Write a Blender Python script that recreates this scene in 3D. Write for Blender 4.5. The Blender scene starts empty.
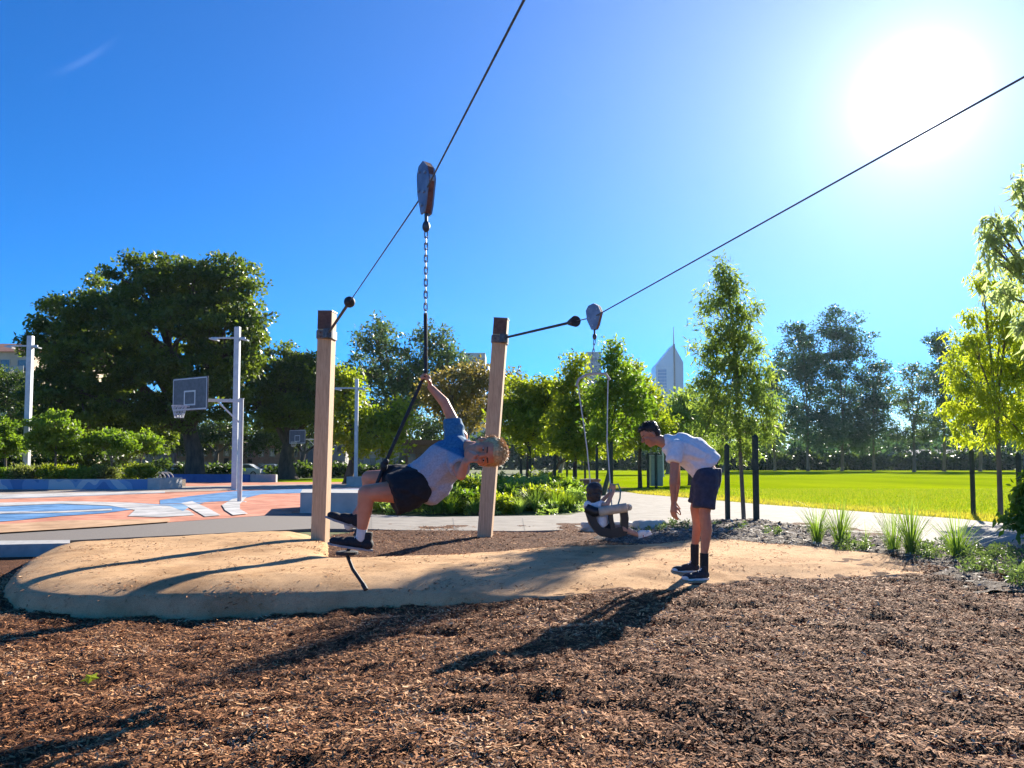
import bpy, bmesh, math, random
import numpy as np
from mathutils import Vector, Matrix, Quaternion
PI = math.pi
RND = random.Random(7)
SC = bpy.context.scene
COL = SC.collection
# ------------------------------------------------------------------ camera model
F = 770.0; HOR = 466.0; PITCH = math.radians(3.0)
CY = HOR - F * math.tan(PITCH)
CAMZ = 1.45
def ray(px, py):
    x = (px - 512) / F; y = 1.0; z = -(py - CY) / F
    c, s = math.cos(PITCH), math.sin(PITCH)
    return Vector((x, y * c - z * s, y * s + z * c))
def V(px, py, Y):                      # world point seen at (px,py) at distance Y
    d = ray(px, py); return Vector((0, 0, CAMZ)) + d * (Y / d.y)
def G(px, py, z=0.25):                 # ground point at height z
    d = ray(px, py); return Vector((0, 0, CAMZ)) + d * ((z - CAMZ) / d.z)
def GY(px, Y, z=0.25):                 # ground point under image column px at distance Y
    return Vector(((px - 512) / F * Y * 0.9986, Y, z))
SUN = ray(917, 98).normalized()

cam = bpy.data.cameras.new('camera'); camo = bpy.data.objects.new('camera', cam); COL.objects.link(camo)
camo.location = (0, 0, CAMZ); camo.rotation_euler = (PI / 2 + PITCH, 0, 0)
cam.sensor_width = 36; cam.lens = 36 * F / 1024; cam.shift_y = (CY - 384) / 1024
cam.clip_start = 0.05; cam.clip_end = 6000
SC.camera = camo

# ------------------------------------------------------------------ object helpers
def tag(o, label=None, cat=None, group=None, kind=None):
    if label: o['label'] = label
    if cat: o['category'] = cat
    if group: o['group'] = group
    if kind: o['kind'] = kind
    return o
def root(name, loc, label, cat, group=None, rz=0):
    o = bpy.data.objects.new(name, None); COL.objects.link(o); o.empty_display_size = .1
    o.location = loc; o.rotation_euler = (0, 0, rz)
    return tag(o, label, cat, group)
def link_mesh(name, me, mat=None, parent=None, local=False, smooth=False):
    o = bpy.data.objects.new(name, me); COL.objects.link(o)
    if mat is not None:
        for m in (mat if isinstance(mat, (list, tuple)) else [mat]): me.materials.append(m)
    if parent is not None:
        o.parent = parent
        if not local:                  # mesh was built in world coordinates
            r = parent
            M = Matrix.Identity(4)
            while r is not None:
                M = r.matrix_basis @ M; r = r.parent
            me.transform(M.inverted())
    if smooth: me.polygons.foreach_set('use_smooth', [True] * len(me.polygons))
    return o
def np_mesh(name, verts, faces, mat=None, parent=None, local=False, smooth=False, attr=None, mats=None):
    verts = np.asarray(verts, dtype=np.float32); faces = np.asarray(faces, dtype=np.int32)
    me = bpy.data.meshes.new(name)
    n, k = faces.shape
    me.vertices.add(len(verts)); me.vertices.foreach_set('co', verts.ravel())
    me.loops.add(n * k); me.loops.foreach_set('vertex_index', faces.ravel())
    me.polygons.add(n); me.polygons.foreach_set('loop_start', np.arange(0, n * k, k, dtype=np.int32))
    me.polygons.foreach_set('loop_total', np.full(n, k, dtype=np.int32))
    if mats is not None: me.polygons.foreach_set('material_index', np.asarray(mats, dtype=np.int32))
    me.update(calc_edges=True)
    if attr is not None:
        a = me.attributes.new('tint', 'FLOAT', 'FACE'); a.data.foreach_set('value', np.asarray(attr, dtype=np.float32))
    return link_mesh(name, me, mat, parent, local, smooth)

class MB:
    """collects shapes, links them as one mesh"""
    def __init__(s): s.v = []; s.f = []; s.m = []
    def add(s, vs, fs, mi=0):
        o = len(s.v); s.v += [tuple(v) for v in vs]; s.f += [tuple(i + o for i in f) for f in fs]; s.m += [mi] * len(fs)
    def box(s, c, size, rot=None, mi=0, bev=0):
        hx, hy, hz = size[0] / 2, size[1] / 2, size[2] / 2
        c = Vector(c)
        if bev <= 0:
            vs = [Vector((x, y, z)) for x in (-hx, hx) for y in (-hy, hy) for z in (-hz, hz)]
            fs = [(0, 1, 3, 2), (4, 6, 7, 5), (0, 4, 5, 1), (2, 3, 7, 6), (0, 2, 6, 4), (1, 5, 7, 3)]
        else:
            bm = bmesh.new(); bmesh.ops.create_cube(bm, size=1)
            bmesh.ops.scale(bm, vec=(size[0], size[1], size[2]), verts=bm.verts)
            bmesh.ops.bevel(bm, geom=list(bm.edges), offset=bev, segments=2, affect='EDGES', profile=.5)
            bm.verts.index_update()
            vs = [v.co.copy() for v in bm.verts]; fs = [[v.index for v in f.verts] for f in bm.faces]; bm.free()
        if rot is not None: vs = [rot @ v for v in vs]
        s.add([v + c for v in vs], fs, mi)
    def tube(s, pts, rads, n=8, mi=0, cap=True):
        pts = [Vector(p) for p in pts]
        if not isinstance(rads, (list, tuple)): rads = [rads] * len(pts)
        vs = []; prev = None
        for i, p in enumerate(pts):
            d = (pts[min(i + 1, len(pts) - 1)] - pts[max(i - 1, 0)])
            if d.length < 1e-9: d = Vector((0, 0, 1))
            d.normalize()
            if prev is None:
                u = d.orthogonal().normalized()
            else:
                u = prev - d * prev.dot(d)
                u = u.normalized() if u.length > 1e-6 else d.orthogonal().normalized()
            prev = u; w = d.cross(u)
            for k in range(n):
                a = 2 * PI * k / n
                vs.append(p + (u * math.cos(a) + w * math.sin(a)) * rads[i])
        fs = []
        for i in range(len(pts) - 1):
            for k in range(n):
                fs.append((i * n + k, i * n + (k + 1) % n, (i + 1) * n + (k + 1) % n, (i + 1) * n + k))
        if cap: fs.append(tuple(range(n))[::-1]); fs.append(tuple(range((len(pts) - 1) * n, len(pts) * n)))
        s.add(vs, fs, mi)
    def ball(s, c, r, nu=12, nv=8, rot=None, mi=0):
        c = Vector(c)
        if not isinstance(r, (list, tuple, Vector)): r = (r, r, r)
        vs = []; fs = []
        for j in range(1, nv):
            t = PI * j / nv
            for i in range(nu):
                a = 2 * PI * i / nu
                vs.append(Vector((r[0] * math.sin(t) * math.cos(a), r[1] * math.sin(t) * math.sin(a), r[2] * math.cos(t))))
        vs.append(Vector((0, 0, r[2]))); vs.append(Vector((0, 0, -r[2]))); T, B = len(vs) - 2, len(vs) - 1
        for j in range(nv - 2):
            for i in range(nu):
                fs.append((j * nu + i, (j + 1) * nu + i, (j + 1) * nu + (i + 1) % nu, j * nu + (i + 1) % nu))
        for i in range(nu):
            fs.append((T, i, (i + 1) % nu)); fs.append((B, (nv - 2) * nu + (i + 1) % nu, (nv - 2) * nu + i))
        if rot is not None: vs = [rot @ v for v in vs]
        s.add([v + c for v in vs], fs, mi)
    def prism(s, poly, ext, mi=0):
        """poly: list of Vectors (planar), extruded by vector ext"""
        n = len(poly); vs = [Vector(p) for p in poly]; vs += [v + Vector(ext) for v in vs]
        fs = [tuple(range(n))[::-1], tuple(range(n, 2 * n))] + [(i, (i + 1) % n, n + (i + 1) % n, n + i) for i in range(n)]
        s.add(vs, fs, mi)
    def build(s, name, mat, parent=None, local=False, smooth=False, fixn=True):
        me = bpy.data.meshes.new(name); me.from_pydata([tuple(v) for v in s.v], [], s.f); me.update()
        if fixn:
            bm = bmesh.new(); bm.from_mesh(me); bmesh.ops.recalc_face_normals(bm, faces=bm.faces); bm.to_mesh(me); bm.free()
        me.polygons.foreach_set('material_index', s.m)
        o = link_mesh(name, me, mat, parent, local, False)
        if smooth:
            me.polygons.foreach_set('use_smooth', [True] * len(me.polygons))
            try: me.set_sharp_from_angle(angle=math.radians(40))
            except Exception: pass
        return o

# ------------------------------------------------------------------ numpy noise
_T = np.random.RandomState(3).rand(256, 256)
def vnoise(x, y, s=1.0, seed=0):
    x = np.asarray(x, float) / s + 17.3 * seed + 100; y = np.asarray(y, float) / s + 31.7 * seed + 100
    xi = np.floor(x).astype(int); yi = np.floor(y).astype(int); fx = x - xi; fy = y - yi
    fx = fx * fx * (3 - 2 * fx); fy = fy * fy * (3 - 2 * fy)
    a = _T[xi % 256, yi % 256]; b = _T[(xi + 1) % 256, yi % 256]; c = _T[xi % 256, (yi + 1) % 256]; d = _T[(xi + 1) % 256, (yi + 1) % 256]
    return (a * (1 - fx) + b * fx) * (1 - fy) + (c * (1 - fx) + d * fx) * fy
def ss(a, b, x):
    t = np.clip((np.asarray(x, float) - a) / (b - a), 0, 1); return t * t * (3 - 2 * t)
def sdist(poly, X, Y):
    """signed distance to polygon, positive inside"""
    P = np.array([(p[0], p[1]) for p in poly]); n = len(P)
    X = np.asarray(X, float); Y = np.asarray(Y, float)
    d = np.full(X.shape, 1e9); ins = np.zeros(X.shape, bool)
    for i in range(n):
        ax, ay = P[i]; bx, by = P[(i + 1) % n]
        ex, ey = bx - ax, by - ay
        t = np.clip(((X - ax) * ex + (Y - ay) * ey) / (ex * ex + ey * ey + 1e-12), 0, 1)
        d = np.minimum(d, np.hypot(X - ax - t * ex, Y - ay - t * ey))
        cond = ((ay > Y) != (by > Y)) & (X < (bx - ax) * (Y - ay) / (by - ay + 1e-12) + ax)
        ins ^= cond
    return np.where(ins, d, -d)
def smooth_poly(pts, sub=6):
    """closed Catmull-Rom through pts"""
    P = [np.array((p[0], p[1]), float) for p in pts]; n = len(P); out = []
    for i in range(n):
        a, b, c, d = P[i - 1], P[i], P[(i + 1) % n], P[(i + 2) % n]
        for k in range(sub):
            t = k / sub
            out.append(.5 * ((2 * b) + (c - a) * t + (2 * a - 5 * b + 4 * c - d) * t * t + (3 * b - a - 3 * c + d) * t ** 3))
    return out

# ------------------------------------------------------------------ materials
class NT:
    def __init__(s, m):
        m.use_nodes = True; s.t = m.node_tree; s.t.nodes.clear()
    def n(s, typ, **kw):
        nd = s.t.nodes.new(typ)
        for k, v in kw.items():
            if hasattr(nd, k) and not k.startswith('i_'): setattr(nd, k, v)
        return nd
    def l(s, a, b): s.t.links.new(a, b)
def pbsdf(nt):
    o = nt.n('ShaderNodeOutputMaterial'); b = nt.n('ShaderNodeBsdfPrincipled'); nt.l(b.outputs[0], o.inputs[0]); return b
def ramp(nt, stops, fac):
    r = nt.n('ShaderNodeValToRGB'); e = r.color_ramp.elements
    while len(e) < len(stops): e.new(.5)
    for i, (p, c) in enumerate(stops): e[i].position = p; e[i].color = (c[0], c[1], c[2], 1)
    nt.l(fac, r.inputs[0]); return r.outputs[0]
def noise(nt, scale, detail=3, rough=.5, coord='Object', dist=0, sc=None):
    tc = nt.n('ShaderNodeTexCoord'); nz = nt.n('ShaderNodeTexNoise')
    nz.inputs['Scale'].default_value = scale; nz.inputs['Detail'].default_value = detail
    nz.inputs['Roughness'].default_value = rough; nz.inputs['Distortion'].default_value = dist
    if sc:
        mp = nt.n('ShaderNodeMapping'); mp.inputs['Scale'].default_value = sc; nt.l(tc.outputs[coord], mp.inputs[0]); nt.l(mp.outputs[0], nz.inputs['Vector'])
    else: nt.l(tc.outputs[coord], nz.inputs['Vector'])
    return nz.outputs['Fac']
def bump(nt, h, b, strength=.3, dist=.01):
    bp = nt.n('ShaderNodeBump'); bp.inputs['Strength'].default_value = strength; bp.inputs['Distance'].default_value = dist
    nt.l(h, bp.inputs['Height']); nt.l(bp.outputs[0], b.inputs['Normal'])
def mat(name, c1, c2=None, scale=8, rough=.8, metal=0, bmp=0, bscale=None, spec=.5, detail=4, bdist=.01, sc=None, lo=.35, hi=.65, sss=0):
    m = bpy.data.materials.new(name); nt = NT(m); b = pbsdf(nt)
    b.inputs['Roughness'].default_value = rough; b.inputs['Metallic'].default_value = metal
    b.inputs['Specular IOR Level'].default_value = spec
    if sss:
        b.inputs['Subsurface Weight'].default_value = sss; b.inputs['Subsurface Radius'].default_value = (.02, .008, .004)
    if c2 is None: c2 = tuple(min(1, c * 1.18) for c in c1)
    nt.l(ramp(nt, [(lo, c1), (hi, c2)], noise(nt, scale, detail, .6, sc=sc)), b.inputs['Base Color'])
    if bmp: bump(nt, noise(nt, bscale or scale * 4, 4, .6, sc=sc), b, bmp, bdist)
    return m
def leafmat(name, c, c2, trans=.45, tcol=None, rough=.5):
    """double-sided leaf: reflects and lets light through; per-leaf tint varies the leaf's own colour"""
    m = bpy.data.materials.new(name); nt = NT(m); o = nt.n('ShaderNodeOutputMaterial')
    at = nt.n('ShaderNodeAttribute'); at.attribute_name = 'tint'
    col = ramp(nt, [(0, c), (1, c2)], at.outputs['Fac'])
    b = nt.n('ShaderNodeBsdfPrincipled'); b.inputs['Roughness'].default_value = rough; b.inputs['Specular IOR Level'].default_value = .35
    nt.l(col, b.inputs['Base Color'])
    t = nt.n('ShaderNodeBsdfTranslucent')
    hs = nt.n('ShaderNodeMix'); hs.data_type = 'RGBA'; hs.blend_type = 'MULTIPLY'; hs.inputs[0].default_value = 1
    nt.l(col, hs.inputs[6]); tc = tcol or (2.6, 2.4, 1.0); hs.inputs[7].default_value = (tc[0], tc[1], tc[2], 1)
    nt.l(hs.outputs[2], t.inputs[0])
    mx = nt.n('ShaderNodeMixShader'); mx.inputs[0].default_value = trans
    nt.l(b.outputs[0], mx.inputs[1]); nt.l(t.outputs[0], mx.inputs[2]); nt.l(mx.outputs[0], o.inputs[0])
    return m
def emis(name, c, s):
    m = bpy.data.materials.new(name); nt = NT(m); o = nt.n('ShaderNodeOutputMaterial'); e = nt.n('ShaderNodeEmission')
    e.inputs[0].default_value = (*c, 1); e.inputs[1].default_value = s; nt.l(e.outputs[0], o.inputs[0]); return m
# ------------------------------------------------------------------ look settings
SKY_SAT = 1.5; SKY_VAL = 1.0; SUN_E = 5.0; EXPO = 1.58
AUREOLE = [(60, 2500), (3, 600), (2.4, 120), (2.0, 22), (.8, 6)]
CHIPS = 520000
LAWN = ((.22, .31, .004), (.33, .41, .006))
HAZE = 0.00007
# ------------------------------------------------------------------ sky, sun, view
w = bpy.data.worlds.new('World'); SC.world = w; w.use_nodes = True
t = w.node_tree; t.nodes.clear()
out = t.nodes.new('ShaderNodeOutputWorld'); bg = t.nodes.new('ShaderNodeBackground')
sky = t.nodes.new('ShaderNodeTexSky'); sky.sky_type = 'NISHITA'; sky.sun_disc = False
sky.sun_elevation = math.asin(SUN.z); sky.sun_rotation = math.atan2(SUN.x, SUN.y)
sky.altitude = 0; sky.air_density = 0.85; sky.dust_density = 0.0; sky.ozone_density = 4.5
hs = t.nodes.new('ShaderNodeHueSaturation'); hs.inputs['Saturation'].default_value = SKY_SAT; hs.inputs['Value'].default_value = SKY_VAL; hs.inputs['Hue'].default_value = .503
tn = t.nodes.new('ShaderNodeVectorMath'); tn.operation = 'MULTIPLY'; tn.inputs[1].default_value = (.92, .91, 1.03)
t.links.new(sky.outputs[0], tn.inputs[0]); t.links.new(tn.outputs[0], hs.inputs['Color'])
# the sun and the bright ring of scattered light round it belong to the sky itself
tc = t.nodes.new('ShaderNodeTexCoord'); dt = t.nodes.new('ShaderNodeVectorMath'); dt.operation = 'DOT_PRODUCT'
nrm = t.nodes.new('ShaderNodeVectorMath'); nrm.operation = 'NORMALIZE'
t.links.new(tc.outputs['Generated'], nrm.inputs[0]); t.links.new(nrm.outputs[0], dt.inputs[0]); dt.inputs[1].default_value = SUN
def mth(op, a, b=None, clamp=False):
    n = t.nodes.new('ShaderNodeMath'); n.operation = op; n.use_clamp = clamp
    for i, v in enumerate((a, b)):
        if v is None: continue
        if isinstance(v, (int, float)): n.inputs[i].default_value = v
        else: t.links.new(v, n.inputs[i])
    return n.outputs[0]
d = mth('MAXIMUM', dt.outputs['Value'], 0.0)
acc = None
for amp, p in AUREOLE:
    v = mth('MULTIPLY', mth('POWER', d, float(p)), float(amp))
    acc = v if acc is None else mth('ADD', acc, v)
cmb = t.nodes.new('ShaderNodeVectorMath'); cmb.operation = 'SCALE'; cmb.inputs[0].default_value = (.95, .97, 1)
t.links.new(acc, cmb.inputs['Scale'])
add = t.nodes.new('ShaderNodeVectorMath'); add.operation = 'ADD'
t.links.new(hs.outputs[0], add.inputs[0]); t.links.new(cmb.outputs[0], add.inputs[1])
# one thin wisp of high cloud
wd = ray(70, 68).normalized(); e1 = (ray(104, 55).normalized() - wd).normalized(); e2 = wd.cross(e1).normalized()
def dotn(v):
    n = t.nodes.new('ShaderNodeVectorMath'); n.operation = 'DOT_PRODUCT'; t.links.new(nrm.outputs[0], n.inputs[0]); n.inputs[1].default_value = v; return n.outputs['Value']
aa, bb = dotn(e1), dotn(e2)
bb = mth('ADD', bb, mth('MULTIPLY', mth('POWER', mth('ADD', aa, .03), 2.0), 2.2))
gz = mth('ADD', mth('POWER', mth('MULTIPLY', aa, 1 / .028), 2.0), mth('POWER', mth('MULTIPLY', bb, 1 / .0032), 2.0))
wisp = mth('MULTIPLY', mth('POWER', 2.718, mth('MULTIPLY', gz, -1.0)), mth('MULTIPLY', mth('GREATER_THAN', dotn(wd), .9), .3))
cw = t.nodes.new('ShaderNodeVectorMath'); cw.operation = 'SCALE'; cw.inputs[0].default_value = (1, 1, 1); t.links.new(wisp, cw.inputs['Scale'])
ad2 = t.nodes.new('ShaderNodeVectorMath'); ad2.operation = 'ADD'; t.links.new(add.outputs[0], ad2.inputs[0]); t.links.new(cw.outputs[0], ad2.inputs[1])
t.links.new(ad2.outputs[0], bg.inputs['Color']); bg.inputs['Strength'].default_value = 0.062
t.links.new(bg.outputs[0], out.inputs[0])
sl = bpy.data.lights.new('sun', 'SUN'); so = bpy.data.objects.new('sun', sl); COL.objects.link(so)
sl.energy = SUN_E; sl.angle = math.radians(.55); sl.color = (1, .91, .77)
so.rotation_euler = SUN.to_track_quat('Z', 'Y').to_euler(); so.location = (0, 0, 30)
SC.view_settings.view_transform = 'Standard'; SC.view_settings.look = 'None'; SC.view_settings.gamma = 1
SC.view_settings.exposure = EXPO
SC.render.engine = 'CYCLES'
# ------------------------------------------------------------------ ground
def HOLES():
    r = np.random.RandomState(11); L = []
    for i in range(70):
        y = 2.3 + 5.5 * r.rand() ; x = (r.rand() * 2 - 1) * .8 * (y + 1)
        L.append((x, y, .05 + .07 * r.rand(), .015 + .035 * r.rand(), 1 + 1.5 * r.rand()))
    for px, py in ((500, 692), (470, 715), (545, 728), (880, 642), (840, 655), (690, 625)):
        g = G(px, py, .1); L.append((g.x, g.y, .11, .055, 1.6))
    return L
_HOLES = HOLES()
def mlev(x, y, fine=True):
    """height of the loose mulch"""
    x = np.asarray(x, float); y = np.asarray(y, float)
    base = 0.05 + .22 * ss(-3.4, 1.2, x)
    back = np.where(x < -4, .06, .235)
    back = .06 + .175 * ss(-4.2, -2.8, x)
    z = base * (1 - ss(9.5, 11.8, y)) + (back) * ss(9.5, 11.8, y)
    z = z + (vnoise(x, y, 1.3, 1) - .5) * .05 + (vnoise(x, y, .45, 2) - .5) * .045
    if fine:
        near = 1 - ss(9, 11, y) * .6
        z = z + ((vnoise(x, y, .16, 3) - .5) * .035 + (vnoise(x, y, .07, 4) - .5) * .02) * near
        for hx, hy, r, dp, el in _HOLES:
            z = z - dp * np.exp(-(((x - hx) / (r * el)) ** 2 + ((y - hy) / r) ** 2))
    return z
def mground(px, py):
    z = .1
    for _ in range(5):
        p = G(px, py, z); z = float(mlev(p.x, p.y, False))
    return G(px, py, z)
MOUND_FRONT = [(5, 601), (38, 612), (110, 618), (200, 619), (300, 614), (380, 608), (450, 605), (520, 600), (580, 595), (640, 590), (700, 586), (745, 581), (800, 580), (868, 577), (925, 574)]
MF = [mground(*p) for p in MOUND_FRONT]
MBK = [G(905, 562, .27), G(870, 553, .29), (lambda p: p)(G(800, 545, .3)), G(740, 538, .32), G(690, 535, .33), G(640, 541, .35), G(560, 544, .35), G(480, 548, .35), G(400, 551, .35), G(338, 550, .35),
       G(329, 545, .32), G(326, 530, .25), G(262, 530, .25), G(205, 534, .25), G(120, 541, .2), G(62, 549, .13), G(28, 565, .08), G(6, 585, .05)]
MPOLY = smooth_poly(MF + MBK, 5)
def mound_z(x, y):
    d = sdist(MPOLY, x, y)
    m = mlev(x, y, False)
    top = .36 + (vnoise(x, y, 1.6, 9) - .5) * .05
    top = np.where(x > 2.0, top - .06 * ss(2.0, 4.5, x), top)
    top = top - .055 * (1 - ss(-6.5, -1.5, x))
    top = top - .11 * ss(12.5, 15.5, y)
    f = 1 - (1 - np.clip(d / .95, 0, 1)) ** 2.6
    f = .42 * ss(0, .10, d) + .58 * f
    soft = ss(-.6, .6, x) * (1 - ss(9, 10.5, y))      # gentle, mulch-covered edge by the man
    f = f * (1 - soft) + ss(0, .8, d) * soft
    f = np.where(y > 12.0, ss(-.05, .8, d), f)
    z = m + np.maximum(top - m, .0) * f + (vnoise(x, y, .3, 5) - .5) * .014 + (vnoise(x, y, .11, 12) - .5) * .009
    return np.where(d < 0, m - .05 + np.maximum(d, -.4) * 1.2, z), d

def grid_mesh(name, xs, ys, zf, m, keep=None, smooth=True, parent=None):
    X, Y = np.meshgrid(xs, ys); Z = zf(X, Y)
    nx, ny = len(xs), len(ys)
    V_ = np.stack([X.ravel(), Y.ravel(), Z.ravel()], 1)
    i = np.arange(nx * ny).reshape(ny, nx)
    Fq = np.stack([i[:-1, :-1].ravel(), i[:-1, 1:].ravel(), i[1:, 1:].ravel(), i[1:, :-1].ravel()], 1)
    if keep is not None:
        K = keep(X, Y).ravel(); Fq = Fq[K[Fq].any(1)]
        used = np.unique(Fq); mp = np.zeros(len(V_), int); mp[used] = np.arange(len(used)); V_ = V_[used]; Fq = mp[Fq]
    return np_mesh(name, V_, Fq, m, parent, smooth=smooth)

# mulch bed
M_mulch = bpy.data.materials.new('mulch'); nt = NT(M_mulch); b = pbsdf(nt); b.inputs['Roughness'].default_value = .95; b.inputs['Specular IOR Level'].default_value = .15
n1 = noise(nt, 55, 5, .7, dist=1.2); n2 = noise(nt, 2.2, 3)
c = ramp(nt, [(.3, (.028, .011, .006)), (.5, (.12, .050, .024)), (.7, (.30, .150, .075))], n1)
mx = nt.n('ShaderNodeMix'); mx.data_type = 'RGBA'; mx.blend_type = 'MULTIPLY'; mx.inputs[0].default_value = .5
nt.l(c, mx.inputs[6]); nt.l(ramp(nt, [(.35, (.6, .55, .5)), (.65, (1, 1, 1))], n2), mx.inputs[7]); nt.l(mx.outputs[2], b.inputs['Base Color'])
bump(nt, n1, b, 1.0, .03)
xs = np.concatenate([np.linspace(-60, -7, 28)[:-1], np.arange(-7, 7.001, .045), np.linspace(7, 60, 28)[1:]])
ys = np.concatenate([np.linspace(-30, 1.8, 20)[:-1], np.arange(1.8, 9.0, .045), np.arange(9.0, 16.3, .1)])
tag(grid_mesh('mulch', xs, ys, lambda x, y: mlev(x, y), M_mulch), kind='structure')

# rubber mound
M_mound = bpy.data.materials.new('rubber_mound'); nt = NT(M_mound); b = pbsdf(nt); b.inputs['Roughness'].default_value = .95; b.inputs['Specular IOR Level'].default_value = .05
g1 = noise(nt, 130, 5, .75); g2 = noise(nt, 1.3, 4, .6); g3 = noise(nt, 14, 5, .65)
c = ramp(nt, [(.30, (.34, .20, .10)), (.48, (.61, .385, .205)), (.72, (.74, .51, .30))], g1)
mx = nt.n('ShaderNodeMix'); mx.data_type = 'RGBA'; mx.blend_type = 'MULTIPLY'; mx.inputs[0].default_value = .7
nt.l(c, mx.inputs[6]); nt.l(ramp(nt, [(.35, (.55, .49, .43)), (.5, (.88, .86, .83)), (.65, (1, 1, 1))], g2), mx.inputs[7])
mx2 = nt.n('ShaderNodeMix'); mx2.data_type = 'RGBA'; mx2.blend_type = 'MULTIPLY'; mx2.inputs[0].default_value = .8
nt.l(mx.outputs[2], mx2.inputs[6]); nt.l(ramp(nt, [(.30, (.45, .37, .30)), (.38, (.9, .88, .86)), (.5, (1, 1, 1))], g3), mx2.inputs[7]); nt.l(mx2.outputs[2], b.inputs['Base Color'])
bump(nt, g1, b, .9, .006)
tag(grid_mesh('rubber_mound', np.arange(-8.5, 6.2, .05), np.arange(6.6, 16.6, .05), lambda x, y: mound_z(x, y)[0], M_mound,
    keep=lambda x, y: sdist(MPOLY, x, y) > -.3), kind='structure')

# wood chips lying on the mulch (real little slivers)
def chips(name, n, region, zf, m, seed, l0=.008, l1=.036, lift=.004):
    r = np.random.RandomState(seed)
    x, y = region(r, n); z = zf(x, y)
    n = len(x)
    L = (l0 + (l1 - l0) * r.rand(n) ** 2.6) * (1 + .04 * y) ; W = L * (.14 + .25 * r.rand(n))
    a = r.rand(n) * 2 * PI; tl = (r.rand(n) - .4) * .8; ro = (r.rand(n) - .5) * 1.2
    d = np.stack([np.cos(a) * np.cos(tl), np.sin(a) * np.cos(tl), np.sin(tl)], 1)
    s0 = np.stack([-np.sin(a), np.cos(a), np.zeros(n)], 1); u0 = np.cross(d, s0)
    s = s0 * np.cos(ro)[:, None] + u0 * np.sin(ro)[:, None]
    c = np.stack([x, y, z + lift + L * .22 * r.rand(n)], 1)
    hl = (L / 2)[:, None]; hw = (W / 2)[:, None]; jit = lambda: (1 + .5 * (r.rand(n) - .5))[:, None]
    V_ = np.stack([c - d * hl * jit() - s * hw * .7, c - d * hl + s * hw * jit(), c + d * hl * jit() + s * hw * .5, c + d * hl - s * hw * jit()], 1).reshape(-1, 3)
    Fq = np.arange(4 * n).reshape(n, 4)
    return np_mesh(name, V_, Fq, m, attr=np.clip(r.rand(n) * .8 + (vnoise(x, y, .35, 15) - .5) * .45 + (vnoise(x, y, 1.1, 16) - .5) * .3 + .1, 0, 1))
M_chip = bpy.data.materials.new('wood_chip'); nt = NT(M_chip); b = pbsdf(nt); b.inputs['Roughness'].default_value = .8; b.inputs['Specular IOR Level'].default_value = .12
at = nt.n('ShaderNodeAttribute'); at.attribute_name = 'tint'
nt.l(ramp(nt, [(0, (.08, .030, .014)), (.3, (.25, .105, .046)), (.62, (.45, .205, .085)), (.9, (.60, .325, .15)), (1, (.72, .47, .27))], at.outputs['Fac']), b.inputs['Base Color'])
def reg_front(r, n):
    y = 2.2 + 8.0 * r.rand(n) ** 1.25; x = (r.rand(n) * 2 - 1) * (.78 * y + .9)
    d = sdist(MPOLY, x, y); k = d < .02
    return x[k], y[k]
tag(chips('wood_chip_litter', CHIPS, reg_front, lambda x, y: mlev(x, y), M_chip, 5), 'brown wood chips lying loose over the playground ground', 'wood chips', kind='stuff')
def reg_back(r, n):
    y = 10.5 + 5 * r.rand(n); x = -4 + 7 * r.rand(n); k = sdist(MPOLY, x, y) < -.02
    return x[k], y[k]
tag(chips('wood_chip_patch', 26000, reg_back, lambda x, y: mlev(x, y), M_chip, 6), 'brown wood chips round the posts behind the rubber mound', 'wood chips', kind='stuff')
def reg_m(r, n):
    y = 7.2 + 5 * r.rand(n); x = -6.5 + 11.5 * r.rand(n); d = sdist(MPOLY, x, y)
    pr = np.where(d < 0, 0, np.where(d < .3, .9 * (1 - d / .33), .07 + .35 * np.exp(-d / .45))); pr = np.where((x > .2) & (d < 1.0), .5 * np.exp(-d * 2.2), pr)
    pr = np.where(d < 0, 0, pr * (.25 + 1.6 * (vnoise(x, y, .5, 8) > .55)))
    k = r.rand(n) < pr
    return x[k], y[k]
tag(chips('wood_chip_scatter', 95000, reg_m, lambda x, y: mound_z(x, y)[0], M_chip, 8, l1=.035), 'stray wood chips scattered over the tan rubber mound', 'wood chips', kind='stuff')

# far ground, lawn, paths, court -----------------------------------------
def sheet(name, pts, z, m, thick=0, kind='structure'):
    mb = MB(); P = [Vector((p[0], p[1], z)) for p in pts]
    if thick: mb.prism([p - Vector((0, 0, thick)) for p in P], (0, 0, thick))
    else: mb.add(P, [tuple(range(len(P)))])
    o = mb.build(name, m, fixn=False)
    me = o.data
    bm = bmesh.new(); bm.from_mesh(me); bmesh.ops.triangulate(bm, faces=[f for f in bm.faces if len(f.verts) > 4]); bmesh.ops.recalc_face_normals(bm, faces=bm.faces)
    if not thick:
        for f in bm.faces:
            if f.normal.z < 0: f.normal_flip()
    bm.to_mesh(me); bm.free()
    return tag(o, kind=kind)
M_dirt = mat('dry_grass', (.07, .09, .03), (.16, .17, .07), 1.2, .95, bmp=.4, bscale=30, spec=.15)
M_lawn = bpy.data.materials.new('lawn'); nt = NT(M_lawn); b = pbsdf(nt); b.inputs['Roughness'].default_value = 1; b.inputs['Specular IOR Level'].default_value = 0
big = noise(nt, .09, 6, .65, sc=(1, .35, 1)); fin = noise(nt, 9, 4, .7)
c = ramp(nt, [(.3, (.26, .27, .02)), (.38, LAWN[0]), (.65, LAWN[1])], big)
mx = nt.n('ShaderNodeMix'); mx.data_type = 'RGBA'; mx.blend_type = 'MULTIPLY'; mx.inputs[0].default_value = .8
nt.l(c, mx.inputs[6]); nt.l(ramp(nt, [(.3, (.7, .72, .6)), (.6, (1, 1, 1))], fin), mx.inputs[7]); nt.l(mx.outputs[2], b.inputs['Base Color'])
bump(nt, fin, b, .5, .03)
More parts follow.
